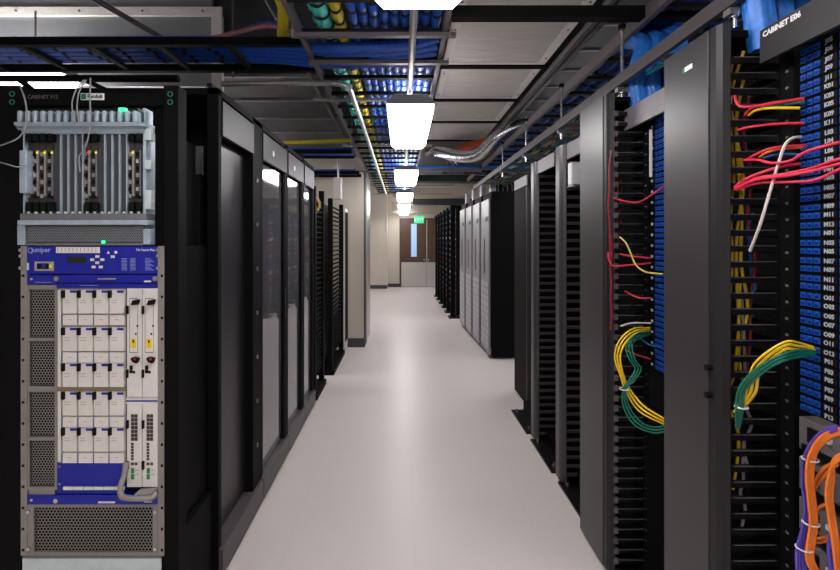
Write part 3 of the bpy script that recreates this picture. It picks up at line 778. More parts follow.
for k in range(5):
    o = (k-2)*1.4 + (0.6 if k % 2 else -0.5)
    cord([(650,329+o*.4,1.89),(634+o*.3,332+o,1.86),(623+o,342+o*.6,1.84),(618+o,357,1.83),(622.5+o*.6,376,1.83),(629+o,391,1.83),(642+o*.8,408-o,1.81),(664,421-o,1.77)], 'yellow_cord', 'yellow patch cord of the loop hanging in the second bay', .0031, 'yellow cords of the hanging loop')
for k in range(4):
    o = (k-1.5)*1.5 + (0.7 if k % 2 else -0.5)
    cord([(650,333+o*.4,1.885),(636,337+o,1.85),(629+o,347,1.83),(632+o,359,1.82),(638+o,369,1.82),(631+o,381,1.82),(624.5+o*.5,389,1.82),(626+o,406,1.82),(637+o,423-o*.6,1.8),(653,430-o,1.78),(664,429-o,1.76)], 'green_cord', 'green patch cord of the loop hanging in the second bay', .0031, 'green cords of the hanging loop')
tag(MB().ring(P(624, 389, 1.82), 'z', 0.017, 0.0025, 'white_tie', 14, 5).build('cable_tie'), 'white cable tie around the yellow-green hanging loop', 'cable tie')
# orange & purple
GO = 'orange cords below the labelled panels'
for k in range(4):
    o = (k-1.5)*2.1
    cord([(842,431+o,1.03),(832,434+o,1.06),(820+o*.5,442+o,1.08),(812+o,456,1.09),(809.5+o,476,1.09),(811.5+o,500,1.09),(813.5+o,524,1.09),(810.5+o,545,1.09),(810+o,560,1.085),(818+o,574,1.08),(832,582+o,1.06)], 'orange_cord', 'orange patch cord of the main hanging bundle', .0033, GO)
for k in range(4):
    o = (k-1.5)*2.0
    cord([(838,428+o*.5,1.04),(828,431+o,1.07),(815+o*.6,440,1.1),(807+o,458,1.11),(805+o,480,1.115),(808+o,508,1.11),(805.5+o*1.2,530,1.11),(801+o*1.5,552,1.11),(802+o*1.5,578,1.1)], 'purple_cord', 'purple patch cord of the main hanging bundle', .0033, 'purple cords below the labelled panels')
for k in range(3):
    o = (k-1)*2.5
    cord([(842,456+o,1.04),(834,462+o,1.05),(831+o,478,1.06),(829+o,496,1.06),(832+o,520,1.06),(836+o,545,1.05),(839+o,572,1.05)], 'orange_cord', 'orange patch cord of the bundle at the picture edge', .0038, 'orange cords at the picture edge')
for k in range(2):
    cord([(841,534,1.08),(834,532-k,1.08),(829+k*2,545,1.08),(831+k*3,572,1.07)], 'purple_cord', 'purple patch cord low beside the edge bundle', .0048, 'purple cords low at the edge')
for k, (pa, pb, pc) in enumerate((((838,462,1.09),(824,468,1.11),(814,484,1.12)), ((838,464,1.09),(827,472,1.11),(815,488,1.12)), ((832,503,1.09),(822,506,1.11),(814,514,1.12)), ((838,535,1.09),(826,537,1.11),(814,540,1.12)), ((838,537,1.09),(826,541,1.11),(814,543,1.12)))):
    cord([pa, pb, pc], 'orange_cord', 'short orange cord branching between the two orange bundles, %s' % ['top one', 'second one', 'middle one', 'fourth one', 'lowest one'][k], .0042, 'short orange branch cords')
for k, (x, y, tx) in enumerate(((810, 459, 'upper'), (811, 523, 'middle'), (804, 548, 'lower'))):
    tag(MB().ring(P(x, y, 1.1), 'z', 0.016, 0.002, 'white_tie', 12, 5).build('cable_tie'), 'white cable tie on the orange and purple bundle, %s one' % tx, 'cable tie')

# ------------------------------------------------------------------ silver cabinets and far racks on the right
t0 = None
for k in range(4):
    y0 = 5.72 + k*0.6
    lb = 'silver-fronted server cabinet, %s' % ['nearest, with black side panel showing', 'second in its row', 'third in its row', 'last in its row before the open racks'][k]
    if t0 is None:
        x = 1.08
        t0 = thing('server_cabinet', lb, 'server cabinet', (x+.4, y0+.3, 0), 'silver server cabinets')
        MB().box(x+.03, x+.95, y0, y0+.59, 0.03, 2.09, 'black').build('body', t0, bevel=.004)
        MB().box(x+.02, x+.95, y0-.004, y0, 0.14, 1.98, 'black').build('side_panel', t0)
        dr = MB().box(x, x+.03, y0+.01, y0+.58, 0.05, 2.0, 'silver').build('door', t0, bevel=.004)
        v = MB()
        for j in range(10):
            for c in range(3):
                v.box(x-.006, x, y0+.05+c*.17, y0+.19+c*.17, 0.12+j*.085, 0.18+j*.085, 'silver_vent')
        v.build('vent', dr)
        MB().box(x-.008, x, y0+.28, y0+.31, 1.05, 1.5, 'slot_dark').build('handle', dr)
        MB().box(x-.004, x, y0+.06, y0+.24, 1.72, 1.78, 'slot_dark').build('badge', dr)
        MB().box(x+.04, x+.1, y0+.05, y0+.2, 2.09, 2.25, 'silver').build('top_bracket', t0)
    else: dup(t0, (t0.location.x - .02*k, t0.location.y + .6*k, 0), lb)
for k in range(8):
    xx = 1.22 + k*.06
    tag(MB().tube([(xx, 5.95, 2.09), (xx-.02, 5.9, 2.2), (xx-.08+.02*k, 5.95, 2.32), (xx-.2, 6.12, 2.42)], 0.025, 'black_matte', 8).build('hose'), 'black hose rising off the black-sided cabinet, %s from the aisle' % ORD[k], 'hose', 'black hoses on the cabinet top')
t0 = None
for k in range(6):
    y0 = 8.75 + k*0.68
    lb = 'black open rack with tangled cables, %s past the silver cabinets' % ORD[k]
    if t0 is None:
        x = 0.92
        t0 = thing('open_rack', lb, 'rack', (x+.2, y0, 0), 'open racks past the silver cabinets')
        MB().box(x, x+.09, y0-.03, y0+.03, 0, 2.15, 'black').build('upright', t0)
        MB().box(x+.02, x+.5, y0, y0+.62, 2.1, 2.15, 'black').build('top_beam', t0)
        MB().box(x-.03, x+.5, y0-.05, y0+.2, 0, 0.03, 'black_gloss').build('base', t0)
        MB().box(x+.12, x+.5, y0+.1, y0+.6, 0.05, 2.1, 'black_matte').build('equipment', t0)
        for j in range(16): 
            zc = 0.3 + j*.11
            c = ['blue_cord','dark_red_cord','grey_cord','blue_cord','orange_hose','white_cord'][j % 6]
            MB().tube([(x+.12, y0+.12, zc), (x+.05, y0+.2, zc-.04), (x+.03, y0+.32, zc+.03), (x+.1, y0+.5, zc-.02)], 0.011, c, 6).build('cable', t0)
    else: dup(t0, (t0.location.x - .008*k, t0.location.y + .68*k, 0), lb)

# ------------------------------------------------------------------ left black cabinets
XL = -0.79
bounds = [1.98, 2.57, 3.15, 3.68, 4.12]
tops = 2.13
for k in range(4):
    y0, y1 = bounds[k], bounds[k+1]
    lb = ['black open-framed cabinet with recessed dark door, next to the router rack', 'black cabinet with glossy glass door and round badge, nearer one', 'black cabinet with glossy glass door and round badge, farther one', 'narrow black end cabinet beside the gap, header coloured lighter as if lit'][k]
    t = thing('server_cabinet', lb, 'server cabinet', (XL-.45, (y0+y1)/2, 0), 'black cabinets along the aisle')
    MB().box(XL-.95, XL-.09, y0+.02, y1-.004, 0.06, tops-.03 if k else 1.76, 'black_matte').build('body', t)
    b = MB()
    pw = 0.035
    b.box(XL-.05, XL, y0, y0+pw, 0.05, tops, 'black'); b.box(XL-.06, XL, y1-(.13 if k == 0 else .05), y1-.002, 0.05, tops, 'black')
    b.box(XL-.95, XL, y0, y1-.002, tops-.03, tops, 'black')
    b.build('frame', t, bevel=.003)
    MB().box(XL-.012, XL+.006, y0+pw, y1-.01 - (.12 if k == 0 else 0), 1.93, 2.085, 'charcoal' if k < 2 else 'header_mid').build('header', t, bevel=.002)  # far headers lighter: the stronger light is put into their colour
    MB().box(XL-.9, XL+.018, y0+.003, y1-.005, 0.03, 0.14, 'plinth').build('plinth', t, bevel=.003)
    if k == 0:
        dr = MB().box(XL-.07, XL-.045, y0+.06, y1-.13, 0.15, 1.925, 'satin_door').build('door', t)
        for j in range(7): MB().box(XL-.004, XL+.006, y1-.075, y1-.06, 0.35+j*.24, 0.37+j*.24, 'strut').build('clip', t)
    else:
        gl = MB().box(XL-.03, XL-.02, y0+.045, y1-.055, 0.15, 1.92, 'black_glass').build('door', t)
        MB().box(XL-.02, XL-.004, y0+.04, y0+.055, 0.15, 1.92, 'black').box(XL-.02, XL-.004, y1-.07, y1-.05, 0.15, 1.92, 'black').build('door_frame', gl)
        MB().box(XL-.02, XL+.008, y1-.065, y1-.052, 0.95, 1.15, 'black_gloss').build('handle', gl)
        if k < 3: MB().cyl((XL+.006, (y0+y1)/2-.06, 2.0), (XL+.009, (y0+y1)/2-.06, 2.0), 0.018, 'white_text', 16).build('badge', t)
    for yy in (y0+.08, y1-.08): MB().cyl((XL-.1, yy, 0), (XL-.1, yy, .03), .02, 'black', 8).build('foot', t)
tag(MB().box(XL-.05, XL-.03, 1.98, 4.12, 2.135, 2.15, 'black_gloss').build('roof_rail'), 'slim black rail along the tops of the black cabinets', 'rail')

t = thing('added_pale_box', 'added pale box standing in for light seen through the open-framed black cabinet', 'added box', (-1.08, 2.25, 1.76))  # added box, its pale colour imitates brightness from the aisle beyond
MB().box(-1.3, -.9, 2.08, 2.44, 1.76, 1.9, 'silver').build('housing', t, bevel=.004)
MB().box(-1.16, -1.05, 2.074, 2.08, 1.84, 1.87, 'rose_cord').build('badge', t)
for k in range(3): MB().box(-1.2+.07*k, -1.16+.07*k, 2.074, 2.08, 1.785, 1.81, 'black_matte').build('port', t)
# far left racks
for k, (y0, y1, tx) in enumerate(((4.25, 4.75, 'just past the black cabinets'), (5.05, 6.0, 'in front of the beige column'))):
    x = -0.80 if k == 0 else -0.765
    t = thing('open_rack', 'black open rack with cable posts, ' + tx, 'rack', (x-.3, (y0+y1)/2, 0))
    for yy in (y0, y1-.06):
        MB().box(x-.05, x, yy, yy+.06, 0.03, 1.98 if k == 0 else 1.94, 'black').build('upright', t)
    MB().box(x-.6, x-.14, y0+.03, y1-.05, 0.05, 1.9, 'black_matte').build('equipment', t)
    MB().box(x-.6, x+.02, y0-.02, y1, 0, 0.05, 'black').build('base', t)
    s0 = MB().box(x-.045, x-.01, y0+.1, y1-.1, 0.2, 0.21, 'black').build('finger', t)
    for j in range(1, 34): part_copy(s0, (0, 0, .05*j))
t = thing('door_leaf', 'pale edged black swing panel leaning out by the beige column', 'panel', (-.76, 6.05, 0))
MB().box(-.765, -.745, 6.02, 6.3, 0, 1.9, 'grille_frame').build('leaf', t)
MB().box(-.745, -.738, 6.03, 6.29, 0.15, 1.85, 'black').build('facing', t)
t = thing('ceiling_junction_box', 'white junction box hanging by the beige column top', 'junction box', (-.8, 5.6, 2.0))
MB().box(-.83, -.74, 5.55, 5.7, 1.98, 2.24, 'white_wall').build('box', t, bevel=.006)
MB().cyl((-.78, 5.62, 2.24), (-.78, 5.62, 2.5), .012, 'conduit', 8).build('stem', t)
for k in range(3):
    tag(MB().tube([(-.83, 4.25+.04*k, 1.98), (-.82, 4.28, 1.9+.03*k), (-.79, 4.35+.05*k, 1.82), (-.83, 4.4, 1.76-.02*k)], .006, ['orange_hose','yellow_cord','grey_cord'][k], 6).build('patch_cable'), '%s cord dangling at the top of the rack past the black cabinets' % ['orange', 'yellow', 'grey'][k], 'patch cord')

# ------------------------------------------------------------------ router rack on the left
YR = 1.56; S = F / (YR - 0.012)
def RX(px): return (px - 402) / S
def RZ(py): return EYE + (241 - py) / S
t = thing('equipment_rack', 'black rack frame with green bolts holding the blue-fronted router', 'rack', (RX(90), YR+.3, 0))
for (a, c) in ((-14, 20), (163, 178)):
    u = MB().box(RX(a), RX(c), YR-.01, YR+.05, 0, RZ(85), 'black').build('upright', t, bevel=.002)
    bx = RX(12 if a < 0 else 170)
    for py in (94, 102): MB().ring((bx, YR-.012, RZ(py)), 'y', .008, .002, 'bolt_green', 12, 5).build('bolt', u)
tb = MB().box(RX(20), RX(163), YR-.005, YR+.03, RZ(104.5), RZ(92), 'black')
tb.text('CABINET F12', facing_cam(RX(41.5), YR-.0065, RZ(96.5)), 0.018, 'dim_text')
tb = tb.build('top_beam', t)
pl = MB().box(RX(80), RX(103), YR-.009, YR-.005, RZ(99.5), RZ(93), 'white_text').box(RX(80.5), RX(85.5), YR-.0095, YR-.009, RZ(99), RZ(93.5), 'bolt_green')
pl.text('Panduit', facing_cam(RX(94.5), YR-.0098, RZ(96.2)), 0.017, 'black', bold=.0003)
pl.build('name_plate', tb)
MB().box(RX(-14), RX(178), YR-.01, YR+.3, 0, .05, 'black').build('base', t)
MB().box(RX(150), RX(163), YR+.02, YR+.07, RZ(245.5), RZ(106), 'black').build('mount_channel', t)

def rbox(b, x0, x1, y0, y1, m, d0, d1): # y px top/bottom; d0..d1 depth offsets (negative = toward the camera)
    q = (YR + d0) / F
    return b.box((x0-402)*q, (x1-402)*q, YR+d0, YR+d1, EYE+(241-y1)*q, EYE+(241-y0)*q, m)
# --- lower router
r = thing('network_router', 'tall grey and blue router full of white line cards in the black rack', 'network router', (RX(92), YR+.3, RZ(556)))
rbox(MB(), 27, 158, 246.5, 556, 'black', 0.012, .40).build('chassis', r)
for a in (20.5, 157.5):
    fl = rbox(MB(), a, a+6.5, 246, 556, 'router_grey', -.012, .0).build('flange', r, bevel=.001)
    h0 = rbox(MB(), a+(1.2 if a < 50 else 3.2), a+(3.4 if a < 50 else 5.4), 274.5, 277, 'black_matte', -.0135, -.011).build('hole', fl)
    for j in range(1, 14): part_copy(h0, (0, 0, -21.1*j/S))
    for py in (250, 256, 268): MB().cyl((RX(a+1), YR-.018, RZ(py)), (RX(a+1), YR-.01, RZ(py)), .006, 'chrome', 10).build('screw', fl)
    MB()
cp = rbox(MB(), 27, 157.5, 246.5, 273.8, 'router_blue', -.012, .012)
cp.text('juniper', facing_cam(RX(41), YR-.0125, RZ(250)), 0.023, 'pale_text', bold=.0004)
MB_ = cp
cp.text('TX Matrix Plus', facing_cam(RX(145.5), YR-.0125, RZ(250)), 0.0105, 'white_text')
for j in range(9):
    for c in (121.5, 130): rbox(cp, c, c+5.5, 258.5+j*1.4, 259+j*1.4, 'pale_text', -.0122, -.012)
    rbox(cp, 145, 150+(j % 3)*2, 258.5+j*1.4, 259+j*1.4, 'pale_text', -.0122, -.012)
cp = cp.build('craft_panel', r)
MB().ring((RX(30.5), YR-.0125, RZ(250.5)), 'y', .008, .0015, 'pale_text', 14, 4).build('emblem', cp)
wl = rbox(MB(), 56, 99.5, 247, 253, 'module', -.014, -.012)
for j in range(11): rbox(wl, 57.5+j*3.8, 58+j*3.8, 247.8, 252.2, 'module_line', -.0143, -.014)
wl.build('label_strip', cp)
rbox(MB(), 67.5, 86, 256.5, 263, 'lcd', -.013, -.012).build('display', cp)
for (px, py) in ((97, 256.5), (92, 259.7), (102, 259.7), (97, 262.7), (93.3, 267), (100.5, 267), (112.4, 256.7)):
    rbox(MB(), px-1.9, px+1.9, py-1.3, py+1.3, 'module', -.015, -.012).build('button', cp, bevel=.001)
MB().prism([(RX(107), RZ(253.8)), (RX(109.8), RZ(253.8)), (RX(108.4), RZ(251))], 'y', YR-.0135, YR-.012, 'module').build('triangle_mark', cp)
MB().cyl((RX(116), YR-.0135, RZ(252.3)), (RX(116), YR-.012, RZ(252.3)), .005, 'module', 10).build('alarm_light', cp)
sk = rbox(MB(), 34.5, 54, 261.5, 271, 'chrome', -.014, -.012); rbox(sk, 37, 48.5, 263.3, 269, 'black_matte', -.0145, -.014); rbox(sk, 41.5, 45.5, 264, 268.3, 'router_blue', -.015, -.0145); rbox(sk, 49.5, 52, 264.5, 268, 'sticker_yellow', -.0147, -.014)
sk.build('socket', cp)
rbox(MB(), 26.8, 28.5, 263, 270, 'module', -.0145, -.012).build('tag', cp)
# cable trough strip
b = rbox(MB(), 27, 56, 275, 284.2, 'router_blue', -.012, .012); rbox(b, 35, 52, 282, 282.5, 'pale_text', -.0123, -.012); b = b.build('blue_strip', r)
MB().cyl((RX(31.5), YR-.014, RZ(279)), (RX(31.5), YR-.012, RZ(279)), .004, 'sticker_yellow', 8).build('alert_mark', b)
b = rbox(MB(), 57, 157.5, 275, 282.6, 'router_blue', -.012, .012).build('blue_strip', r)
rbox(MB(), 97.5, 116, 278, 279.8, 'chrome', -.02, -.012).build('handle', b)
rbox(MB(), 144, 151, 280.5, 282.3, 'module', -.013, -.012).build('tag', b)
for px in (57.8, 156): MB().cyl((RX(px), YR-.02, RZ(278.5)), (RX(px), YR-.012, RZ(278.5)), .0085, 'chrome', 8).build('thumb_screw', b)
b = rbox(MB(), 56.5, 157.5, 283.6, 288, 'router_blue', -.01, .012); rbox(b, 80, 98, 285.2, 285.7, 'pale_text', -.0103, -.01); b.build('blue_strip', r)
# side grilles
for (y0, y1) in ((289.5, 338), (341, 386.5), (392, 437), (440.5, 487)):
    g = rbox(MB(), 28.5, 55, y0, y1, 'black_matte', -.004, .012)
    g.hexgrille(RX(29.2), RX(54.3), RZ(y1-.5), RZ(y0+.5), YR-.006, 'router_grey', cell=.0098, t=.2)
    g.build('side_grille', r)
    for px, py in ((31, y1+1.5), (52, y1+1.5)): pass
b = MB()
rbox(b, 27, 29, 285, 490, 'router_grey', -.009, .012); rbox(b, 54.5, 57, 285, 490, 'router_grey', -.009, .012)
for (y0, y1) in ((285, 289.5), (338, 341), (386.5, 392), (437, 440.5), (487, 495)): rbox(b, 29, 54.5, y0, y1, 'router_grey', -.009, .012)
b.build('grille_frame', r)
# line cards
cx = [62, 77.8, 93.4, 109]
rbox(MB(), 57, 126, 288, 463, 'module_line', -.004, .012).build('card_bay', r)
for ri, y0 in enumerate((290, 327.5, 363.5, 392, 428)):
    for ci, x0 in enumerate(cx):
        c = rbox(MB(), x0+.6, x0+14.8, y0, y0+23.5, 'module', -.016, -.004)
        for q in (10, 12.5): rbox(c, x0+2, x0+8, y0+q, y0+q+.5, 'module_line', -.0164, -.016)
        c = c.build('line_card', r, bevel=.001)
        rbox(MB(), x0+8, x0+14.2, y0+.5, y0+2.8, 'router_blue', -.018, -.016).build('tab', c)
        rbox(MB(), x0-1.5, x0+1.4, y0+.5, y0+8, 'black_matte', -.024, -.014).build('ejector', c, bevel=.001)
        if ri != 2:
            yb = y0+25
            c = rbox(MB(), x0+.2, x0+14.9, yb, yb+10.2, 'module', -.014, -.004)
            rbox(c, x0, x0+.5, yb, yb+10.2, 'router_blue', -.0145, -.004)
            rbox(c, x0+6, x0+9, yb+4.5, yb+5, 'module_line', -.0144, -.014)
            c.build('card_label', r, bevel=.0006)
rbox(MB(), 57.5, 61, 290, 462, 'module', -.012, -.004).build('card_edge', r)
rbox(MB(), 57.5, 125.5, 386.8, 391.4, 'bronze', -.013, -.004).build('brass_rail', r)
# blue blank
b = rbox(MB(), 57, 125, 463, 493.5, 'router_blue', -.008, .012).build('blank_panel', r)
bb = rbox(MB(), 62.5, 124.8, 463.8, 486, 'router_blue', -.014, -.008).build('blank_cover', b, bevel=.001)
for j in range(6): rbox(MB(), 63+j*10.3, 72.6+j*10.3, 487, 490, 'module', -.014, -.008).build('tag', b)
for py in (466.5, 484): MB().cyl((RX(59.5), YR-.012, RZ(py)), (RX(59.5), YR-.008, RZ(py)), .003, 'chrome', 8).build('screw', b)
b = rbox(MB(), 27, 157.5, 495, 504.5, 'router_blue', -.012, .012)
rbox(b, 98, 115, 501.5, 503.3, 'module', -.0125, -.012); rbox(b, 144, 152, 501.5, 502.5, 'module', -.0125, -.012)
b = b.build('blue_strip', r)
MB().cyl((RX(57), YR-.02, RZ(500)), (RX(57), YR-.012, RZ(500)), .008, 'chrome', 8).build('thumb_screw', b)
MB().cyl((RX(31.5), YR-.014, RZ(500)), (RX(31.5), YR-.012, RZ(500)), .004, 'sticker_yellow', 8).build('alert_mark', b)
# two tall boards
for x0 in (127, 142.6):
    c = rbox(MB(), x0, x0+14.8, 288.5, 397, 'module', -.014, .0)
    rbox(c, x0+2.2, x0+11, 298, 353, 'router_grey', -.0143, -.014); rbox(c, x0+2.8, x0+10.4, 299, 352, 'module', -.0146, -.0143)
    c = c.build('control_board', r, bevel=.001)
    MB().prism([(RX(x0+7), RZ(304.5)), (RX(x0+9), RZ(299.5)), (RX(x0+14), RZ(299)), (RX(x0+13), RZ(304))], 'y', YR-.035, YR-.014, 'black_matte').build('ejector', c, bevel=.002)
    st_ = rbox(MB(), x0+3.6, x0+8.8, 338.5, 348, 'sticker_yellow', -.0152, -.0145); rbox(st_, x0+5.5, x0+7, 340, 343, 'black', -.0154, -.0152); st_.build('warning_sticker', c)
    MB().prism([(RX(x0+6), RZ(357)), (RX(x0+9), RZ(356)), (RX(x0+14), RZ(357.5)), (RX(x0+12), RZ(362.5)), (RX(x0+8), RZ(361))], 'y', YR-.03, YR-.014, 'black_matte').build('ejector', c, bevel=.002)
    MB().cyl((RX(x0+11), YR-.034, RZ(357.5)), (RX(x0+11), YR-.028, RZ(357.5)), .0042, 'dark_red_cord', 10).build('knob', c)
    for (a, e, q, w) in ((2.4, 5.5, 365.5, 4.5), (2.4, 5.5, 370.3, 3), (5.8, 8, 371, 2.5), (9.5, 11, 325, 2), (8, 9.5, 333, 2)):
        rbox(MB(), x0+a, x0+e, q, q+w, 'black_matte', -.0152, -.014).build('port', c)
    rbox(MB(), x0-1.2, x0+.6, 306, 314, 'black_matte', -.02, -.012).build('clip', c)
    rbox(MB(), x0-1.2, x0+.6, 370, 378, 'black_matte', -.02, -.012).build('clip', c)
    c = rbox(MB(), x0, x0+14.8, 404.5, 487, 'module', -.014, .0); rbox(c, x0+8, x0+12, 470, 470.6, 'module_line', -.0145, -.014); rbox(c, x0+8, x0+12, 474, 474.6, 'module_line', -.0145, -.014)
    c = c.build('port_board', r, bevel=.001)
    p0 = None
    for j in range(7):
        for q in range(2):
            px = x0+4+q*3.4; py = 414.5+j*3.85
            if p0 is None: p0 = rbox(MB(), px, px+2.9, py, py+3.2, 'port_brown', -.0155, -.014).build('port', c)
            else: part_copy(p0, (q*3.4/S, 0, -j*3.85/S))
    for j in range(6): rbox(MB(), x0+4, x0+6.4, 443+j*3, 445.3+j*3, 'port_brown', -.0155, -.014).build('socket', c)
    for q in range(2): rbox(MB(), x0+4+q*3.6, x0+6.6+q*3.6, 462.7, 465.3, 'port_brown', -.0155, -.014).build('socket', c)
    for j in range(2): rbox(MB(), x0+4, x0+7, 468.3+j*6, 473.5+j*6, 'label_green', -.0155, -.014).build('green_block', c)
    for py in (421, 462): rbox(MB(), x0-1.2, x0+.6, py, py+8, 'black_matte', -.022, -.012).build('clip', c)
b = rbox(MB(), 126, 157.5, 397.5, 404, 'module', -.008, .0); rbox(b, 126, 157.5, 400.3, 401.8, 'router_blue', -.0085, -.008); b.build('divider', r)
# cable lever
lv = MB().tube([P(126, 462, YR-.02), P(124.5, 475, YR-.03), P(121, 485, YR-.045), P(121, 495, YR-.055), P(127, 498, YR-.06), P(142, 498.5, YR-.06), P(152, 497.5, YR-.05), P(157, 492, YR-.04)], .009, 'router_grey', 10)
lv.build('cable_guide', r)
MB().prism([(RX(137), RZ(494)), (RX(141), RZ(488)), (RX(158), RZ(487)), (RX(157), RZ(491)), (RX(152), RZ(495))], 'y', YR-.05, YR-.012, 'router_grey').build('guide_lip', r, bevel=.003)
# bottom grille
g = rbox(MB(), 28, 157.5, 506, 553.5, 'black_matte', -.003, .012)
g.hexgrille(RX(33.5), RX(152.5), RZ(552.5), RZ(507.5), YR-.006, 'router_grey', cell=.0112, t=.2)
g = g.build('bottom_grille', r)
b = MB(); rbox(b, 27, 33.5, 504.5, 556, 'router_grey', -.009, .012); rbox(b, 152.5, 157.5, 504.5, 556, 'router_grey', -.009, .012); rbox(b, 33.5, 152.5, 504.5, 507.5, 'router_grey', -.009, .012); rbox(b, 33.5, 152.5, 552.5, 556, 'router_grey', -.009, .012)
b = b.build('grille_rim', g)
for px in (28.5, 155.5):
    for py in (512, 549): MB().cyl((RX(px), YR-.015, RZ(py)), (RX(px), YR-.008, RZ(py)), .006, 'chrome', 10).build('thumb_screw', b)
t = thing('shelf_unit', 'pale grey equipment face beneath the router in the black rack', 'rack equipment', (RX(92), YR+.3, .05))
MB().box(RX(22), RX(161), YR-.006, YR+.4, .06, RZ(558.5), 'black').build('housing', t)
MB().box(RX(22), RX(161), YR-.012, YR-.006, .06, RZ(558.5), 'pale_panel').build('face_plate', t, bevel=.002)
rbox(MB(), 22, 161, 557, 558.6, 'cage_grey', -.014, .01).build('top_lip', t)
rbox(MB(), 24, 159, 590, 592, 'cage_grey', -.008, -.005).build('seam', t)

# --- upper card cage
c = thing('card_chassis', 'blue-grey chassis of vertical cards above the blue-fronted router', 'network chassis', (RX(84), YR+.3, RZ(245)))
rbox(MB(), 20, 146, 122, 246, 'black_matte', .06, .45).build('chassis', c)
rbox(MB(), 17.5, 24.5, 122, 245, 'cage_blue_grey', .0, .06).build('side_wall', c, bevel=.002); rbox(MB(), 142.5, 146, 122, 245, 'cage_blue_grey', .0, .06).build('side_wall', c, bevel=.002)
b = rbox(MB(), 16, 146, 123, 126, 'cage_blue_grey', -.03, .06)
b.prism([(YR-.03, RZ(126)), (YR-.03, RZ(123)), (YR+.0, RZ(133)), (YR+.01, RZ(133))], 'x', RX(18), RX(145), 'cage_blue_grey')
b.build('cable_shelf', c, bevel=.002)
rbox(MB(), 17, 138, 107.5, 123, 'slot_dark', .03, .06).build('guide_back', c)
f0 = None
for j in range(17):
    px = 16.2+j*7.6
    if f0 is None: f0 = rbox(MB(), px, px+4.6, 110, 122.5, 'cage_blue_grey', -.03, .03).build('cable_finger', c, bevel=.006)
    elif px < 136: part_copy(f0, (7.6*j/S, 0, 0))
b = MB(); rbox(b, 138, 144, 112, 122, 'bolt_green', -.0, .05); rbox(b, 142.5, 145, 108, 123, 'cage_blue_grey', -.0, .05); b.build('board', c)
MB().box(RX(122), RX(129), YR-.032, YR-.02, RZ(112), RZ(109.5), 'led_green').build('status_light', c)
# cards
blank = {5, 6, 7, 11, 12, 13}
for j in range(16):
    x0 = 24.8 + j*7.35
    if j in blank or j in (4, 10):
        b = rbox(MB(), x0, x0+6.9, 133, 213, 'slot_dark', .012, .06); rbox(b, x0+5.6, x0+6.9, 131, 214, 'cage_blue_grey', .004, .06)
        b = b.build('blank_card', c)
    else:
        b = rbox(MB(), x0, x0+6.9, 133, 213, 'pcb_dark', .016, .06); rbox(b, x0+4.4, x0+6, 150, 196, 'module_line' if j % 3 else 'cage_grey', .008, .016)
        b = b.build('card', c)
        rbox(MB(), x0+.6, x0+5.6, 133.5, 141, 'black_matte', -.006, .016).build('ejector', b, bevel=.001)
        rbox(MB(), x0+.6, x0+5.6, 202, 211, 'black_matte', -.006, .016).build('ejector', b, bevel=.001)
        for q in range(7):
            m = ['chrome', 'black_matte', 'module_line', 'black_matte'][(q+j) % 4]
            rbox(MB(), x0+.8, x0+3.6, 152+q*7, 156+q*7, m, .006, .016).build('connector', b)
        lm = {1: 'led_yellow', 2: 'led_yellow', 3: 'led_yellow', 8: 'led_red', 9: 'led_yellow', 14: 'led_yellow'}.get(j)
        if lm: rbox(MB(), x0+3.8, x0+5.4, 151.5, 153.5, lm, .004, .008).build('status_light', b)
b = rbox(MB(), 20, 146, 213.5, 220, 'cage_grey', -.01, .06)
for j in range(16): rbox(b, 27+j*7.35, 29+j*7.35, 211.5, 214.5, 'module', -.006, .0)
b.build('lower_rail', c, bevel=.001)
rbox(MB(), 17, 147, 220, 225, 'cage_blue_grey', -.03, .06).build('shelf_lip', c, bevel=.003)
g = rbox(MB(), 25, 144, 225.5, 243, 'black_matte', -.006, .05)
g.hexgrille(RX(25.5), RX(143.5), RZ(242.5), RZ(226), YR-.008, 'mesh_grey', cell=.0062, t=.42)
g.build('fan_grille', c)
b = MB(); rbox(b, 17, 25, 225, 245, 'cage_blue_grey', -.012, .05); rbox(b, 143, 150, 229, 244.5, 'cage_blue_grey', -.012, .05); rbox(b, 25, 143, 243, 245.5, 'cage_grey', -.012, .05); b.build('grille_rim', c, bevel=.002)
MB().cyl((RX(103.5), YR-.016, RZ(242)), (RX(103.5), YR-.01, RZ(242)), .005, 'led_green', 10).build('status_light', c)
for (y0, y1) in ((126, 140), (160, 169), (190, 209)): rbox(MB(), 144, 150.5, y0, y1, 'pale_panel', -.008, .02).build('bracket', c, bevel=.002)
for (y0, y1) in ((150, 193),): rbox(MB(), 19, 26, y0, y1, 'cage_blue_grey', -.02, .02).build('handle', c, bevel=.003)
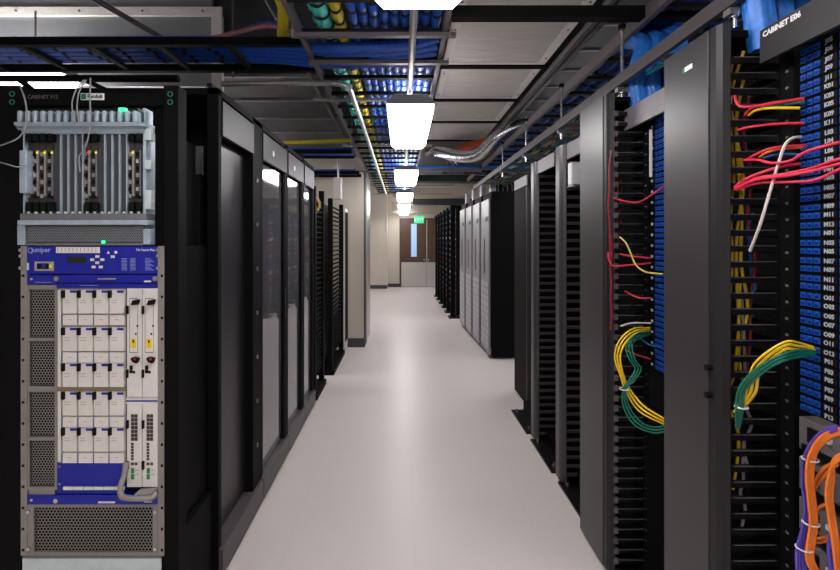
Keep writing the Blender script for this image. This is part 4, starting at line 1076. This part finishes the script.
# thin grey cords in front of the cage
cord([(84,80,YR-.02),(76,90,YR-.05),(72,104,YR-.05),(74,118,YR-.04),(77,124,YR-.035)], 'grey_cord', 'thin grey cord looping over the rack beam, first from the wall side', .0022, 'thin cords over the card chassis')
cord([(86,80,YR-.02),(79,92,YR-.05),(77,108,YR-.05),(79,122,YR-.04)], 'grey_cord', 'thin grey cord looping over the rack beam, middle one', .0022, 'thin cords over the card chassis')
cord([(90.5,78,YR-.02),(90,100,YR-.05),(90.5,120,YR-.045),(88,138,YR-.03),(84,150,YR-.02),(79,157,YR-.01),(80,172,YR-.01)], 'grey_cord', 'thin grey cord dropping straight to the middle cards', .0022, 'thin cords over the card chassis')
cord([(-8,148,YR-.03),(8,143,YR-.05),(18,138,YR-.04),(24,130,YR-.035),(27,118,YR-.04),(25,100,YR-.04),(20,86,YR-.02)], 'grey_cord', 'thin grey cord entering from the picture edge beside the chassis top', .0022, 'thin cords over the card chassis')
cord([(-8,160,YR-.02),(6,164,YR-.05),(18,167,YR-.04),(27,165,YR-.03)], 'grey_cord', 'thin grey cord running level into the chassis side', .0022, 'thin cords over the card chassis')

# pieces in the gap beside the router rack
tag(MB().tube([P(184, 228, 2.3), P(188, 240, 2.3), P(196, 246, 2.3), P(202, 248, 2.3)], .008, 'dark_red_cord', 8).build('patch_cable'), 'dark red cord in the dim gap beside the router rack', 'patch cord')
# sloped dark beam from router rack top
tag(MB().cyl(P(20, 80, 1.75), P(60, 112, 1.9), .012, 'black', 8).build('hanging_strut'), 'black slanted brace behind the router rack beam, near the picture edge', 'brace')
tag(MB().cyl(P(85, 80, 1.75), P(160, 116, 1.75), .009, 'black', 8).build('hanging_strut'), 'black slanted brace behind the router rack beam, toward the green bolts', 'brace')

# ------------------------------------------------------------------ world, camera
w = bpy.data.worlds.new('World'); SC.world = w
w.use_nodes = True
w.node_tree.nodes['Background'].inputs[0].default_value = (0.5, 0.5, 0.55, 1)
w.node_tree.nodes['Background'].inputs[1].default_value = 0.05
cam = bpy.data.cameras.new('Camera')
cam.sensor_width = 36.0
cam.lens = F / 840 * 36
cam.shift_x = 18 / 840
cam.shift_y = -44 / 840
cam.clip_start = 0.02
co = bpy.data.objects.new('Camera', cam); COL.objects.link(co)
co.location = (0, 0, EYE); co.rotation_euler = (PI/2, 0, 0)
SC.camera = co
SC.view_settings.view_transform = 'Standard'
SC.view_settings.look = 'None'
SC.view_settings.exposure = 0.73
SC.view_settings.gamma = 1.0
